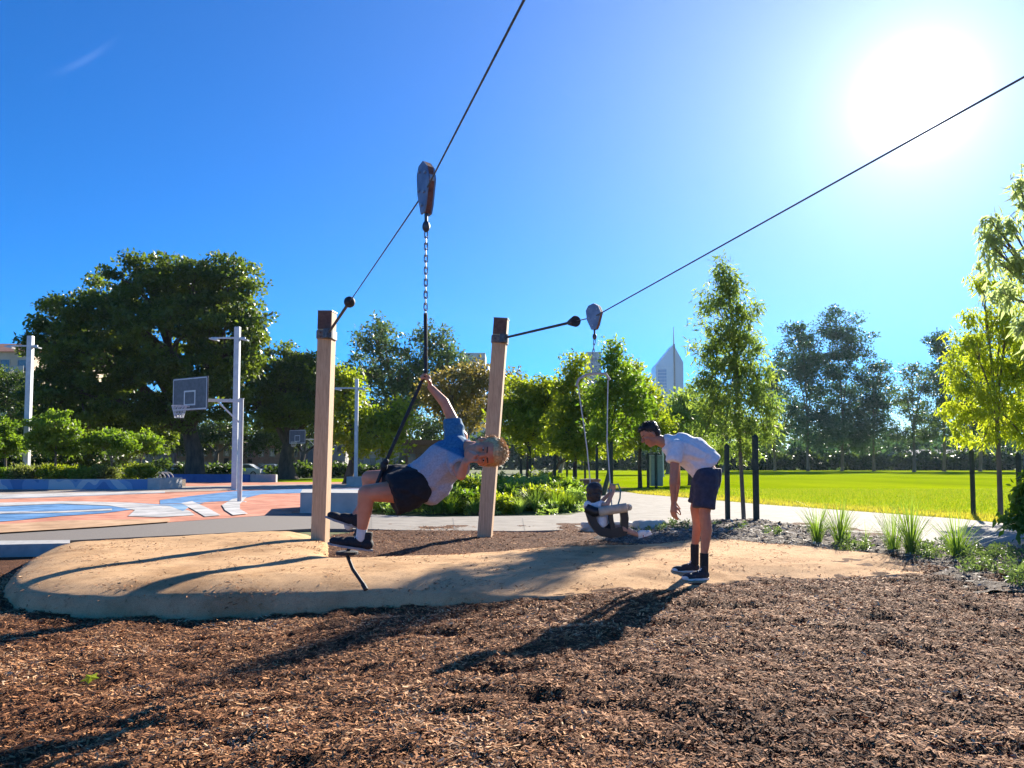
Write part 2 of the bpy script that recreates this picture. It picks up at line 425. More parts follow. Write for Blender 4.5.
M_verge = mat('dry_verge', (.17, .19, .02), (.33, .26, .07), 2.2, 1, bmp=.5, bscale=25, spec=0, bdist=.03)
M_conc = mat('concrete_path', (.21, .19, .165), (.29, .265, .23), 3, .9, bmp=.15, bscale=120, detail=6, spec=.2)
M_kerb = mat('concrete_kerb', (.30, .30, .29), (.42, .41, .39), 6, .85, bmp=.2, bscale=90)
M_asph = mat('asphalt', (.12, .105, .09), (.19, .165, .14), 90, .9, bmp=.4, bscale=300, detail=5, bdist=.004)
sheet('ground', [(-2500, 12.4), (.5, 12.4), (1.6, -200), (2500, -200), (2500, 3000), (-2500, 3000)], .19, M_dirt)
sheet('lawn', [G(560, 469.3, .2), G(2400, 469.3, .2), (60, 12, 0), G(1024, 521, .2), G(960, 514, .2), G(764, 500.5, .2), G(700, 495, .2), G(640, 490, .2), G(600, 486, .2), G(560, 481, .2), G(540, 475, .2)], .20, M_lawn)
sheet('verge', [G(1060, 533, .2), G(1024, 527, .2), G(962, 520, .2), G(764, 505.5, .2), G(700, 500, .2), G(640, 495, .2), G(600, 489, .2), G(560, 484, .2), G(600, 485.2, .2), G(640, 488.5, .2), G(700, 493.5, .2), G(764, 499, .2), G(860, 506, .2), G(962, 512, .2), G(1024, 518, .2), G(1080, 524, .2)], .205, M_verge)
sheet('footpath', [G(395, 530), G(520, 531), G(640, 528), G(700, 520.5), G(760, 519), G(800, 526), G(860, 533), G(932, 543), G(1024, 549.5), G(1250, 566), G(1250, 543), G(1024, 525.5), G(962, 519), G(764, 504.5), G(700, 499), G(640, 494), G(600, 488), G(565, 483), G(540, 478), G(505, 477), G(540, 482), G(580, 490), G(598, 500), G(590, 510), G(570, 515), G(430, 517), G(372, 514.5), G(372, 529)], .25, M_conc, thick=.2)
sheet('asphalt_path', [G(-120, 551), G(0, 541), G(62, 540.6), G(210, 533.5), G(312, 528.5), G(372, 529), G(372, 514.5), G(310, 512), G(200, 520), G(100, 527), G(0, 533), G(-120, 541)], .248, M_asph, thick=.2)
sheet('kerb', [G(-120, 556), G(0, 545), G(70, 543.5), G(70, 540.2), G(0, 541), G(-120, 551)], .255, M_kerb, thick=.25)
# path joints
mb = MB()
for px, a, bb in ((455, 531, 517), (525, 531, 517), (600, 528.5, 512), (845, 531, 511.5), (925, 541.5, 516)):
    p, q = G(px, a - 1, .2545), G(px * .995, bb + 1, .2545); s = Vector((.008, 0, 0))
    mb.add([p - s, p + s, q + s, q - s], [(0, 1, 2, 3)])
tag(mb.build('path_joints', mat('joint', (.12, .11, .1))), kind='structure')

# painted court
CZ = .252
M_court = {k: mat('court_' + k, tuple(v * .82 for v in a), tuple(v * 1.08 for v in bb), 1.7, .8, detail=7, lo=.38, hi=.6, spec=.15, bmp=.2, bscale=200, bdist=.003) for k, a, bb in (
    ('salmon', (.50, .20, .125), (.57, .26, .17)), ('blue', (.07, .19, .38), (.12, .26, .46)), ('sky', (.16, .30, .46), (.22, .36, .52)),
    ('white', (.38, .38, .37), (.50, .49, .47)), ('peach', (.44, .27, .15), (.52, .34, .20)), ('cream', (.34, .29, .24), (.42, .36, .30)))}
_cz = [0]
def cpoly(name, pts, k, z):
    _cz[0] += 1; z = CZ + .002 + .0022 * _cz[0]
    return sheet(name, [G(*p, z) for p in pts], z, M_court[k])
sheet('court', [G(-120, 541, CZ), G(0, 533, CZ), G(100, 527, CZ), G(200, 520, CZ), G(310, 512, CZ), G(372, 514, CZ), G(372, 482, CZ), G(-200, 482.5, CZ)], CZ, M_court['salmon'], thick=.15)
k = CZ + .004
cpoly('court_paint', [(165, 486.5), (372, 483), (372, 488), (250, 489.5), (170, 492), (0, 495), (-150, 496), (-150, 493), (0, 492.5)], 'cream', k)
cpoly('court_paint', [(-150, 500), (0, 499), (60, 497), (165, 493), (165, 491.2), (0, 494.5), (-150, 496)], 'white', k + .0)
cpoly('court_paint', [(160, 500), (190, 496), (235, 491), (300, 489), (372, 488.5), (372, 492.5), (300, 493), (262, 494), (235, 500.5), (205, 502), (160, 504)], 'blue', k)
cpoly('court_paint', [(-150, 508), (0, 506.5), (60, 504), (110, 506), (135, 509), (105, 513), (60, 516), (20, 520), (0, 521.5), (-150, 527)], 'blue', k)
cpoly('court_paint', [(-150, 504), (0, 502.5), (70, 501), (130, 502.5), (170, 505), (190, 511), (195, 515), (160, 517), (128, 516), (135, 510), (110, 505.5), (60, 503.6), (0, 506), (-150, 507.6)], 'white', k)
cpoly('court_paint', [(130, 503), (160, 504.4), (205, 502.4), (190, 506.5), (183, 511), (170, 506)], 'sky', k + .004)
cpoly('court_paint', [(181, 503), (192, 501), (208, 508), (221, 515.2), (205, 516.5), (194, 510)], 'white', k + .008)
cpoly('court_paint', [(-150, 514), (0, 511.5), (60, 511), (112, 508.5), (112, 510.2), (60, 512.6), (0, 513.6), (-150, 517)], 'white', k + .004)
cpoly('court_paint', [(222, 505), (232, 499), (247, 496.5), (240, 504), (240, 509), (248, 513.5), (233, 515), (225, 510)], 'white', k)
cpoly('court_paint', [(-150, 541), (0, 532.6), (100, 526.6), (170, 521.5), (170, 518.6), (60, 520.5), (20, 523), (-150, 531)], 'peach', k)
# ------------------------------------------------------------------ vegetation
def leaves(C, R, n, L, W, r, droop=.0, flat=.7, tintc=None):
    """n leaves round each clump centre C[i] with radius R[i]; returns verts, faces, tint"""
    k = len(C); idx = np.repeat(np.arange(k), n); N = len(idx)
    off = r.randn(N, 3); off /= np.linalg.norm(off, axis=1)[:, None] + 1e-9
    off *= (r.rand(N) ** .45)[:, None]; off[:, 2] *= flat
    P = C[idx] + off * R[idx][:, None]
    d = r.randn(N, 3); d[:, 2] -= droop; d /= np.linalg.norm(d, axis=1)[:, None]
    s = np.cross(d, r.randn(N, 3)); s /= np.linalg.norm(s, axis=1)[:, None] + 1e-9
    sz = (.65 + .7 * r.rand(N))[:, None]
    l = d * L * sz; w_ = s * W * sz * .5; nrm = np.cross(d, s) * W * .22 * sz
    Vv = np.stack([P, P + l * .45 + w_ + nrm, P + l, P + l * .45 - w_ + nrm], 1).reshape(-1, 3)
    Fv = np.arange(4 * N).reshape(N, 4)
    ct = r.rand(k) if tintc is None else tintc
    ti = np.clip(.62 * ct[idx] + .38 * r.rand(N), 0, 1)
    return Vv, Fv, ti
def lobes_px(L, Y, r, depth=1.0):
    out = []
    for i, l in enumerate(L):
        px, py, rx, ry = l[:4]; dy = l[4] if len(l) > 4 else (r.rand() - .5) * rx * Y / F * .9 * depth
        y = Y + dy; c = V(px, py, y); out.append((np.array(c), rx * y / F, ry * y / F))
    return out
def clumpset(lobes, dens, cr, r, shell=.45, depth=1.0):
    C = []; R = []; own = []
    for li, (c, rx, rz) in enumerate(lobes):
        n = max(3, int(dens * (rx * rx * rz) ** (2 / 3.) / cr ** 2))
        u = r.randn(n, 3); u /= np.linalg.norm(u, axis=1)[:, None]
        rad = shell + (1 - shell) * r.rand(n) ** .6
        rad *= 1 + .17 * r.randn(n)
        ph = r.rand(3) * 6.28; rad *= 1 + .16 * np.sin(u[:, 0] * 5 + ph[0]) * np.sin(u[:, 2] * 6 + ph[1])
        p = u * rad[:, None] * np.array([rx, rx * depth, rz]) * .9
        C.append(c + p); R.append(cr * (.6 + .8 * r.rand(n))); own += [li] * n
    return np.concatenate(C), np.concatenate(R), np.array(own)
def tree(name, label, cat, px, Y, L, lmat, bmat, tr=.25, dens=9, cr=.9, n=50, leaf=(.3, .16), seed=1, group=None, droop=0, flat=.7,
         lean=(0, 0), z0=.2, limbs=True, fork=.35, depth=1.0, shell=.45, lobes=None, nlimb=26, base=None, bend=0):
    r = np.random.RandomState(seed)
    b = base if base is not None else GY(px, Y, z0)
    rt = root(name, b, label, cat, group)
    lb = lobes if lobes is not None else lobes_px(L, Y, r, depth)
    C, R, own = clumpset(lb, dens, cr, r, shell, depth)
    Vv, Fv, ti = leaves(C, R, n, leaf[0], leaf[1], r, droop, flat)
    top = max(c[2] + rz for c, rx, rz in lb); low = min(c[2] - rz for c, rx, rz in lb)
    mean = np.mean([c for c, rx, rz in lb], axis=0)
    mb = MB(); b = Vector(b)
    lk = .15 if name == 'fig_tree' else .4
    fk = Vector((b.x * (1 - lk) + mean[0] * lk + lean[0], b.y * .6 + mean[1] * .4, b.z + (top - b.z) * fork))
    mid = b.lerp(fk, .5) + Vector(((r.rand() - .5) * tr + bend, 0, 0))
    mb.tube([b - Vector((0, 0, .1)), b + Vector((0, 0, tr * .7)), mid, fk], [tr * 1.7, tr * 1.1, tr * .9, tr * .75], 9)
    if limbs:
        for li, (c, rx, rz) in enumerate(lb):
            c = Vector(c); q = fk.lerp(c, .55) + Vector((0, 0, .08 * (c - fk).length)); e = c + Vector((0, 0, -rz * .1))
            lr = tr * (.5 if len(lb) > 2 else .7)
            mb.tube([fk - Vector((0, 0, .1)), fk.lerp(q, .5) + Vector(((r.rand() - .5) * .2 * tr, 0, .05)), q, e], [lr, lr * .8, lr * .6, lr * .3], 6)
            ids = np.where(own == li)[0]; r.shuffle(ids)
            for i in ids[:nlimb]:
                e2 = Vector(C[i]); s = q.lerp(e, r.rand()); m2 = s.lerp(e2, .5) + Vector((0, 0, .1 * (e2 - s).length))
                mb.tube([s, m2, e2], [lr * .32, lr * .2, lr * .08], 4, cap=False)
    mb.build('trunk', bmat, rt, smooth=True, fixn=False)
    np_mesh('crown', Vv, Fv, lmat, rt, attr=ti)
    return rt
L_fig = leafmat('fig_leaf', (.025, .058, .012), (.115, .16, .026), .42, rough=.4)
L_dark = leafmat('dark_leaf', (.022, .05, .014), (.07, .115, .025), .35, rough=.45)
L_gum = leafmat('gum_leaf', (0.047, 0.081, 0.041), (0.115, 0.155, 0.068), .35, (1.9, 2.1, 1.0), .45)
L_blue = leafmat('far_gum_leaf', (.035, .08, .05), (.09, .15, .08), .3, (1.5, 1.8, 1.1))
L_aut = leafmat('autumn_leaf', (.09, .10, .03), (.25, .19, .07), .4, (1.9, 1.8, .9))
L_yel = leafmat('young_leaf', (.07, .125, .018), (.22, .26, .035), .5, (2.7, 2.5, .6))
L_lime = leafmat('lime_leaf', (.06, .125, .018), (.19, .26, .035), .46, (2.1, 2.2, .7))
L_will = leafmat('willow_leaf', (.15, .22, .03), (.36, .40, .05), .52, (2.4, 2.3, .7))
L_t1 = leafmat('slender_gum_leaf', (.08, .135, .05), (.25, .29, .09), .48, (2.1, 2.3, .9))
B_grey = mat('bark_grey', (.10, .08, .06), (.2, .165, .13), 3, .95, bmp=.6, bscale=14, sc=(1, 1, .25))
B_dark = mat('bark_dark', (.05, .035, .025), (.11, .08, .055), 4, .95, bmp=.6, bscale=16, sc=(1, 1, .3))
B_pale = mat('bark_pale', (.28, .24, .19), (.45, .40, .33), 2, .85, bmp=.3, bscale=10, sc=(1, 1, .3))
GB = 'tall trees behind the court and lawn'
tree('fig_tree', 'huge spreading dark green fig tree behind the basketball hoop, widest tree in the picture', 'tree', 195, 66,
     [(58, 340, 34, 38), (100, 312, 42, 34), (105, 365, 52, 48), (150, 288, 40, 30), (190, 288, 42, 34), (228, 300, 36, 38), (165, 340, 52, 48), (225, 350, 38, 46), (62, 395, 42, 36), (205, 395, 48, 34), (246, 340, 20, 36), (130, 405, 44, 30), (75, 428, 34, 22, 6), (150, 435, 30, 18, 8)],
     L_fig, B_dark, .8, dens=7.6, cr=1.1, n=105, leaf=(.36, .2), flat=.45, seed=3, fork=.22, nlimb=22, shell=.55)
tree('fig_tree', 'broad dark fig tree just left of the left timber post, thick trunk in shade', 'tree', 287, 72,
     [(283, 382, 32, 38), (258, 400, 26, 34), (305, 378, 26, 30), (322, 408, 22, 30), (290, 412, 34, 28)],
     L_fig, B_dark, .75, dens=7.6, cr=1.1, n=105, leaf=(.36, .2), flat=.45, seed=4, fork=.24)
tree('gum_tree', 'tall blue-green gum tree with an open two-headed crown behind the swinging boy', 'tree', 402, 84,
     [(376, 340, 27, 21), (366, 368, 26, 22), (400, 372, 28, 26), (432, 342, 24, 20), (448, 362, 20, 18), (392, 402, 36, 30), (425, 385, 26, 26)],
     L_gum, B_grey, .5, dens=7.5, cr=1.0, n=34, leaf=(.42, .18), seed=5, fork=.3, shell=.5)
tree('broadleaf_tree', 'mid-green broadleaf tree behind the small white lamp pole', 'tree', 348, 52,
     [(345, 395, 20, 24), (352, 425, 26, 28), (340, 375, 14, 16), (380, 432, 26, 26), (398, 418, 16, 22)], L_yel, B_dark, .3, dens=10, cr=.8, n=44, leaf=(.3, .18), seed=6)
tree('autumn_tree', 'brown and orange tinted tree seen between the boy and the right timber post', 'tree', 452, 58,
     [(452, 385, 30, 24), (432, 400, 18, 22), (478, 378, 22, 18), (500, 395, 26, 24), (460, 412, 34, 24)], L_aut, B_grey, .35, dens=9, cr=.9, n=40, leaf=(.3, .15), seed=7, fork=.25)
tree('street_tree', 'round yellow-green tree just right of the right timber post', 'tree', 527, 40,
     [(522, 398, 26, 24), (545, 405, 22, 26), (510, 420, 22, 24), (535, 432, 30, 22), (552, 390, 14, 16)], L_yel, B_dark, .14, dens=12, cr=.55, n=44, leaf=(.2, .11), seed=8, group='young trees along the footpath')
tree('street_tree', 'bushy young tree with a ragged top, left behind the swing ropes', 'tree', 575, 36,
     [(575, 368, 13, 16), (570, 395, 20, 22), (590, 412, 22, 24), (562, 428, 20, 22), (582, 440, 24, 18)], L_yel, B_dark, .10, dens=12, cr=.5, n=44, leaf=(.19, .10), seed=9, group='young trees along the footpath')
tree('street_tree', 'young staked tree with a crooked green trunk right behind the seated girl', 'tree', 603, 31.5,
     [(612, 352, 11, 13), (622, 378, 20, 22), (600, 395, 22, 22), (635, 405, 20, 24), (608, 428, 22, 16)], L_lime, mat('bark_green', (.05, .075, .025), (.09, .11, .05), 5), .10, dens=11, cr=.45, n=40, leaf=(.18, .09), seed=10, group='young trees along the footpath', bend=.12, fork=.3)
tree('street_tree', 'young tree behind the bending man\'s head, left of the pointed tower', 'tree', 640, 44,
     [(632, 380, 15, 20), (645, 400, 20, 24), (628, 425, 22, 22), (655, 432, 18, 18)], L_yel, B_dark, .12, dens=12, cr=.55, n=44, leaf=(.2, .11), seed=12, group='young trees along the footpath')
tree('street_tree', 'young tree behind the bending man\'s back, right of the pointed tower', 'tree', 690, 50,
     [(690, 405, 20, 20), (680, 425, 22, 22), (708, 420, 18, 24), (700, 445, 20, 14)], L_t1, B_dark, .14, dens=12, cr=.6, n=44, leaf=(.22, .12), seed=13, group='young trees along the footpath')
tree('street_tree', 'low yellowish tree in front of the far hedge, behind the swing straps', 'tree', 548, 58,
     [(545, 440, 24, 16), (580, 448, 20, 12), (610, 448, 20, 12)], L_yel, B_dark, .14, dens=12, cr=.7, n=40, leaf=(.25, .13), seed=14, group='young trees along the footpath')
# near staked trees on the right
T1b = GY(743, 17.2, .25)
tree('slender_tree', 'tall slender young gum between two dark stakes, right of the bending man', 'tree', 743, 17.2,
     [(722, 266, 12, 13), (728, 284, 20, 16), (716, 304, 22, 17), (742, 312, 22, 17), (724, 334, 30, 17), (748, 344, 22, 15), (706, 348, 18, 15), (728, 366, 34, 17), (754, 374, 22, 14), (704, 384, 22, 14), (738, 394, 34, 16), (714, 408, 24, 16), (762, 408, 22, 15), (735, 424, 28, 15), (705, 432, 14, 18), (766, 434, 14, 14), (744, 450, 18, 13), (722, 452, 12, 12)],
     L_t1, B_grey, .045, dens=5.4, cr=.18, n=22, leaf=(.15, .032), seed=21, droop=.9, flat=1.0, shell=.25, fork=.6, nlimb=12, base=T1b, z0=.25, depth=.9)
T2b = GY(999, 19.0, .22)
tree('slender_tree', 'bright yellow-green drooping young tree beyond the path at the right', 'tree', 999, 19.0,
     [(985, 318, 26, 16), (1006, 335, 26, 18), (972, 345, 24, 16), (990, 365, 36, 18), (1018, 370, 24, 20), (965, 385, 22, 14), (995, 395, 34, 16), (1022, 410, 22, 18), (972, 412, 22, 12), (1004, 425, 26, 12), (962, 432, 12, 16), (984, 436, 14, 12), (1030, 385, 18, 26), (1028, 345, 18, 18), (1026, 440, 16, 14), (952, 365, 12, 12), (950, 405, 12, 12), (1012, 308, 16, 10), (1002, 290, 24, 12), (982, 282, 16, 10), (1016, 268, 16, 12)],
     L_will, B_grey, .06, dens=5.0, cr=.2, n=20, leaf=(.17, .038), seed=22, droop=1.3, flat=1.0, shell=.2, fork=.4, nlimb=12, base=T2b, depth=.9)
T3b = Vector((8.35, 11.2, .27))
tree('slender_tree', 'tall dark gum at the right edge whose leafy twigs hang into the frame', 'tree', 1086, 11.2,
     [(1012, 228, 9, 12), (1030, 205, 12, 16), (1000, 238, 16, 10), (1020, 262, 16, 13), (1040, 290, 20, 16), (1004, 292, 15, 11), (1024, 322, 14, 14), (1060, 250, 28, 24), (1050, 340, 22, 22), (1090, 300, 34, 30), (1095, 230, 30, 28), (1070, 190, 22, 20), (1020, 186, 10, 10), (992, 222, 12, 9), (986, 240, 10, 8), (1036, 176, 12, 10), (996, 258, 12, 10)],
     leafmat('hanging_leaf', (.16, .21, .12), (.36, .40, .22), .6, (1.9, 2.0, 1.3)), B_grey, .06, dens=5, cr=.17, n=24, leaf=(.17, .04), seed=23, droop=1.2, flat=1.0, shell=.2, fork=.55, nlimb=10, base=T3b, depth=.8)
tree('leafy_bush', 'glossy leafy bush on a stem at the right edge beside the path', 'bush', 1026, 12.0,
     [(1024, 500, 15, 14), (1018, 518, 15, 12), (1034, 485, 14, 16), (1042, 520, 16, 16)], L_lime, B_grey, .03, dens=7, cr=.14, n=14, leaf=(.15, .06), seed=24, droop=1.0, flat=1.0, shell=.2, fork=.3, nlimb=6, base=GY(1034, 12.0, .27))
# far gums beyond the lawn
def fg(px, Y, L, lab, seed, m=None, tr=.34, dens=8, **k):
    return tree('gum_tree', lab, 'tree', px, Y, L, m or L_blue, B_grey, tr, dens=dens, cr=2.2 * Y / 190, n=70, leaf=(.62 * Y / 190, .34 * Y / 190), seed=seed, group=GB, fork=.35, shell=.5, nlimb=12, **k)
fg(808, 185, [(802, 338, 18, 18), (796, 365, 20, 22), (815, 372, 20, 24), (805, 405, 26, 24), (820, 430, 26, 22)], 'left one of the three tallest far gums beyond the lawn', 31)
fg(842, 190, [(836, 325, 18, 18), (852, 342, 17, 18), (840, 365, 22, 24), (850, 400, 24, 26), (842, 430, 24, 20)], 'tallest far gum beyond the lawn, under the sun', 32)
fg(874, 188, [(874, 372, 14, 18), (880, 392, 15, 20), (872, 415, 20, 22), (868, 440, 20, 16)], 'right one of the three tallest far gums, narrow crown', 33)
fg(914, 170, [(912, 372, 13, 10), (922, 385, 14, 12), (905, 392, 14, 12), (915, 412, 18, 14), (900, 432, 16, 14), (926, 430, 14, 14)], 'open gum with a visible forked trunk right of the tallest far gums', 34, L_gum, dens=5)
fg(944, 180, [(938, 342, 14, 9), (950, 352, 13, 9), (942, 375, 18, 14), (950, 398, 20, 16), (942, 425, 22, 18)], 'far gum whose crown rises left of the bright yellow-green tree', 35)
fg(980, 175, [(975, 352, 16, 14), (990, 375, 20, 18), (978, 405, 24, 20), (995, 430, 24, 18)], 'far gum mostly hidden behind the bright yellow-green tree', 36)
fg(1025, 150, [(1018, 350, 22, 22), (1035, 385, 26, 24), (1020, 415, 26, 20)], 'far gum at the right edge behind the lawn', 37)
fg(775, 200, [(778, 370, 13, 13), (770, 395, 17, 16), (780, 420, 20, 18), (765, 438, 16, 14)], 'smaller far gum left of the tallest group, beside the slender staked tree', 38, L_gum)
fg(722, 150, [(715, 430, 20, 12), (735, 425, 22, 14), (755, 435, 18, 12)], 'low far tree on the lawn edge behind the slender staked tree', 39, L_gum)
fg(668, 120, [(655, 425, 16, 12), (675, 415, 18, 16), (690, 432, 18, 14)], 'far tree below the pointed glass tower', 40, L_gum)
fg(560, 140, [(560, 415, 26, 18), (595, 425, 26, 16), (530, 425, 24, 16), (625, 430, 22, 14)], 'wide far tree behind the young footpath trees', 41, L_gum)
fg(70, 98, [(50, 430, 30, 20), (85, 425, 30, 24), (110, 432, 26, 20), (130, 440, 24, 18)], 'dark filler tree added behind the umbrella-crowned pair, standing in for the shade under the fig', 44, L_dark, dens=10)  # added dark tree, stands in for the black shade below the crown
fg(215, 100, [(190, 435, 26, 18), (220, 428, 28, 18), (250, 436, 24, 16)], 'dark filler tree added behind the hoop pole to darken the gap between the fig trunks', 45, L_dark, dens=9)  # extra tree put in to turn the bright sky gap dark
fg(300, 102, [(280, 436, 24, 16), (310, 430, 26, 18), (340, 436, 24, 14)], 'dark filler tree added to darken the gap behind the second fig trunk and left timber post', 46, L_dark, dens=9)  # another added filler, darkens the background under the second fig
fg(20, 75, [(5, 395, 26, 26), (25, 420, 22, 22), (-25, 390, 30, 34)], 'dark tree in front of the cream building at the left edge', 42, L_dark, dens=10)
fg(410, 118, [(405, 425, 26, 14), (440, 430, 24, 14), (370, 430, 24, 14)], 'low far tree behind the concrete block and lamp', 43, L_dark)

# far wood and hedges: reads as one mass
def mass(name, boxes, m, label, cat, seed, dens=.5, leaf=(1, .55), cr=1.6, n=26):
    r = np.random.RandomState(seed); C = []
    for (x0, x1, y0, y1, h, z0) in boxes:
        k = int((x1 - x0) * (y1 - y0) * max(h, .5) * dens / cr ** 3 * .5) + 4
        x = x0 + (x1 - x0) * r.rand(k); y = y0 + (y1 - y0) * r.rand(k)
        hh = h * (.55 + .6 * vnoise(x, y * 0, max(3, cr * 3), seed)); C.append(np.stack([x, y, z0 + hh * r.rand(k) ** .8], 1))
    C = np.concatenate(C); R = cr * (.7 + .6 * r.rand(len(C)))
    Vv, Fv, ti = leaves(C, R, n, leaf[0], leaf[1], r)
    return tag(np_mesh(name, Vv, Fv, m, attr=ti), label, cat, kind='stuff')
mass('far_woodland', [(-260, 320, 262, 285, 12, 0)], L_dark, 'distant belt of dark trees closing the view behind the lawn and court', 'woodland', 51, dens=1.0, leaf=(2.6, 1.5), cr=4.2, n=34)
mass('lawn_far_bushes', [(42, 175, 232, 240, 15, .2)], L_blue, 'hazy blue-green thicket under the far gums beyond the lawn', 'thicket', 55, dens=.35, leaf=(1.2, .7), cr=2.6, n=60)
mass('lawn_hedge', [(20, 150, 222, 230, 5, .2)], L_dark, 'low dark hedge along the far edge of the lawn', 'hedge', 52, leaf=(1.1, .7), cr=1.6, dens=1.2)
mass('planter_dark_filler', [(-33, -23, 46, 48, 2.6, .2)], L_dark, 'dark filler bushes added to stand in for the shade behind the mural planter', 'bushes', 54, leaf=(.3, .18), cr=.5, dens=1.3)  # leafy mass added as darkness where the planter's background lies in shade
mass('court_hedge', [(-62, -28, 78, 80, 1.6, .2), (-26, -5, 82, 84, 1.4, .2)], L_dark, 'low clipped hedge before the parked cars behind the court', 'hedge', 53, leaf=(.4, .25), cr=.6, dens=1.4)

L_shr0 = leafmat('dusty_shrub_leaf', (.09, .12, .04), (.25, .26, .09), .45, (1.9, 2.0, .9))
# small bright trees and shrubs in the mural planter at the left
def small_tree(px, Y, L, lab, seed, tr=.07, base=None, **k):
    return tree('small_tree', lab, 'tree', px, Y, L, L_lime, B_grey, tr, dens=7, cr=.36, n=50, leaf=(.17, .09), seed=seed, group='small trees in the mural planter', fork=.42, z0=.7, flat=.5, **k)
small_tree(6, 41, [(4, 425, 14, 10), (-6, 440, 24, 14), (14, 448, 12, 12)], 'small bright tree cut by the left frame edge', 61)
small_tree(56, 40, [(55, 424, 24, 12), (44, 442, 20, 12), (66, 446, 18, 12), (58, 434, 26, 10)], 'small dense bright tree right of the left tall lamp pole', 62)
small_tree(113, 41, [(110, 437, 22, 8), (96, 443, 14, 8), (124, 446, 14, 9)], 'small bright umbrella-crowned tree, left one of the pair', 63)
small_tree(140, 43, [(142, 440, 20, 8), (152, 446, 12, 8), (132, 447, 12, 6)], 'small bright umbrella-crowned tree, right one of the pair', 64)
# grass blades along the near edge of the lawn
def lawn_blades():
    r = np.random.RandomState(77); n = 170000
    y = 15.5 + 26 * r.rand(n) ** 1.5; x = -6 + 40 * r.rand(n)
    A = [(p.x, p.y) for p in [G(600, 489, .2), G(640, 494, .2), G(700, 499, .2), G(764, 504.8, .2), G(962, 519.3, .2), G(1024, 526, .2), G(1150, 538, .2), G(1300, 500, .2), G(1024, 482, .2), G(700, 480, .2), G(600, 480, .2)]]
    k = sdist(A, x, y) > 0; x, y = x[k], y[k]; n = len(x); a = r.rand(n) * 2 * PI; h = .035 + .05 * r.rand(n); h *= .7 + .8 * vnoise(x, y, .8, 3); w_ = .006 + .006 * r.rand(n)
    b = np.stack([x, y, np.full(n, .20)], 1); d = np.stack([np.cos(a), np.sin(a), 0 * a], 1); s = np.stack([-np.sin(a), np.cos(a), 0 * a], 1)
    V_ = np.stack([b - s * w_[:, None], b + s * w_[:, None], b + d * (h * .3)[:, None] + s * w_[:, None] * .5 + np.array([0, 0, 1]) * h[:, None], b + d * (h * .35)[:, None] - s * w_[:, None] * .3 + np.array([0, 0, 1]) * h[:, None] * .95], 1).reshape(-1, 3)
    return tag(np_mesh('lawn_grass', V_, np.arange(4 * n).reshape(n, 4), leafmat('grass_blade', (.10, .17, .006), (.36, .31, .07), .45, (2.0, 2.0, .7)), attr=np.clip(r.rand(n) * .5 + .6 * (1 - ss(.3, 3.2, sdist(A, x, y))), 0, 1)), 'short bright grass along the near edge of the lawn', 'grass', kind='stuff')
lawn_blades()
def shrub(name, px, Y, w_, h, m, lab, cat, seed, group, leaf=(.12, .05), z0=.25, n=30, cr=.16, dens=6):
    r = np.random.RandomState(seed); b = GY(px, Y, z0)
    lb = [(np.array(b) + np.array([(r.rand() - .5) * w_ * .7, (r.rand() - .5) * w_ * .5, h * (.35 + .25 * r.rand())]), w_ * .38, h * .48) for _ in range(4)]
    C, R, own = clumpset(lb, dens, cr, r, .3); C[:, 2] = np.maximum(C[:, 2], z0 + .03)
    Vv, Fv, ti = leaves(C, R, n, leaf[0], leaf[1], r, -.3, .8)
    rt = root(name, b, lab, cat, group)
    mb = MB()
    for i in range(7):
        e = Vector(C[r.randint(len(C))]); mb.tube([b + Vector((0, 0, -.03)), b.lerp(e, .5) + Vector((0, 0, .05)), e], [.012, .009, .004], 4)
    mb.build('stem', B_grey, rt); np_mesh('foliage', Vv, Fv, m, rt, attr=ti)
    return rt
for i, (px, Y, w_, h, lab) in enumerate([(8, 40.5, 1.6, .8, 'low shrub in the planter at the left frame edge'), (32, 40.2, 1.7, .9, 'low shrub in the planter by the foot of the left tall lamp pole'),
        (60, 40.4, 2.0, .95, 'wide low shrub in the planter below the dense small tree'), (86, 40.2, 1.5, .7, 'low shrub in the planter between the dense tree and the umbrella-crowned pair'),
        (105, 40.6, 1.5, .8, 'low shrub in the planter under the left umbrella-crowned tree'), (139, 40.3, 1.3, 1.1, 'upright shrub at the white end of the mural planter')]):
    shrub('planter_shrub', px, Y, w_, h * .75, (L_lime, L_shr0, L_yel)[i % 3], lab, 'shrub', 70 + i, 'shrubs in the mural planter', (.16, .06), z0=.75, cr=.2)
# green bed behind the posts
L_shr = leafmat('pale_shrub_leaf', (0.135, 0.216, 0.068), (0.324, 0.405, 0.121), .45, (1.9, 2.0, .9))
SHR = [(385, 22, 1.2, .5), (405, 21, 1.1, .55), (432, 20.3, 1.0, .7), (446, 22.5, 1.4, .9), (462, 20.6, 1.0, .55), (470, 24, 1.5, .8), (498, 20.2, .9, .45), (515, 22, 1.3, .7), (532, 24, 1.5, .95), (548, 21.5, 1.0, .6), (562, 23.5, 1.2, .9), (575, 21.8, .8, .5), (540, 28, 1.8, .9), (500, 29, 1.8, .9), (452, 30, 2.0, 1.0)]
words_s = ['left end of the bed behind the boy\'s legs', 'behind the boy\'s shorts, low', 'behind the boy\'s belly, low and leafy', 'behind the boy\'s chest, tall', 'just under the boy\'s elbow', 'behind the boy\'s head', 'right at the foot line of the right timber post', 'just right of the right timber post', 'tall, middle of the bed right of the post', 'low, by the pavement right of the post', 'tallest, at the right end of the bed', 'smallest, at the right tip of the bed', 'in the back row under the round tree', 'in the back row behind the right post', 'in the back row behind the boy']
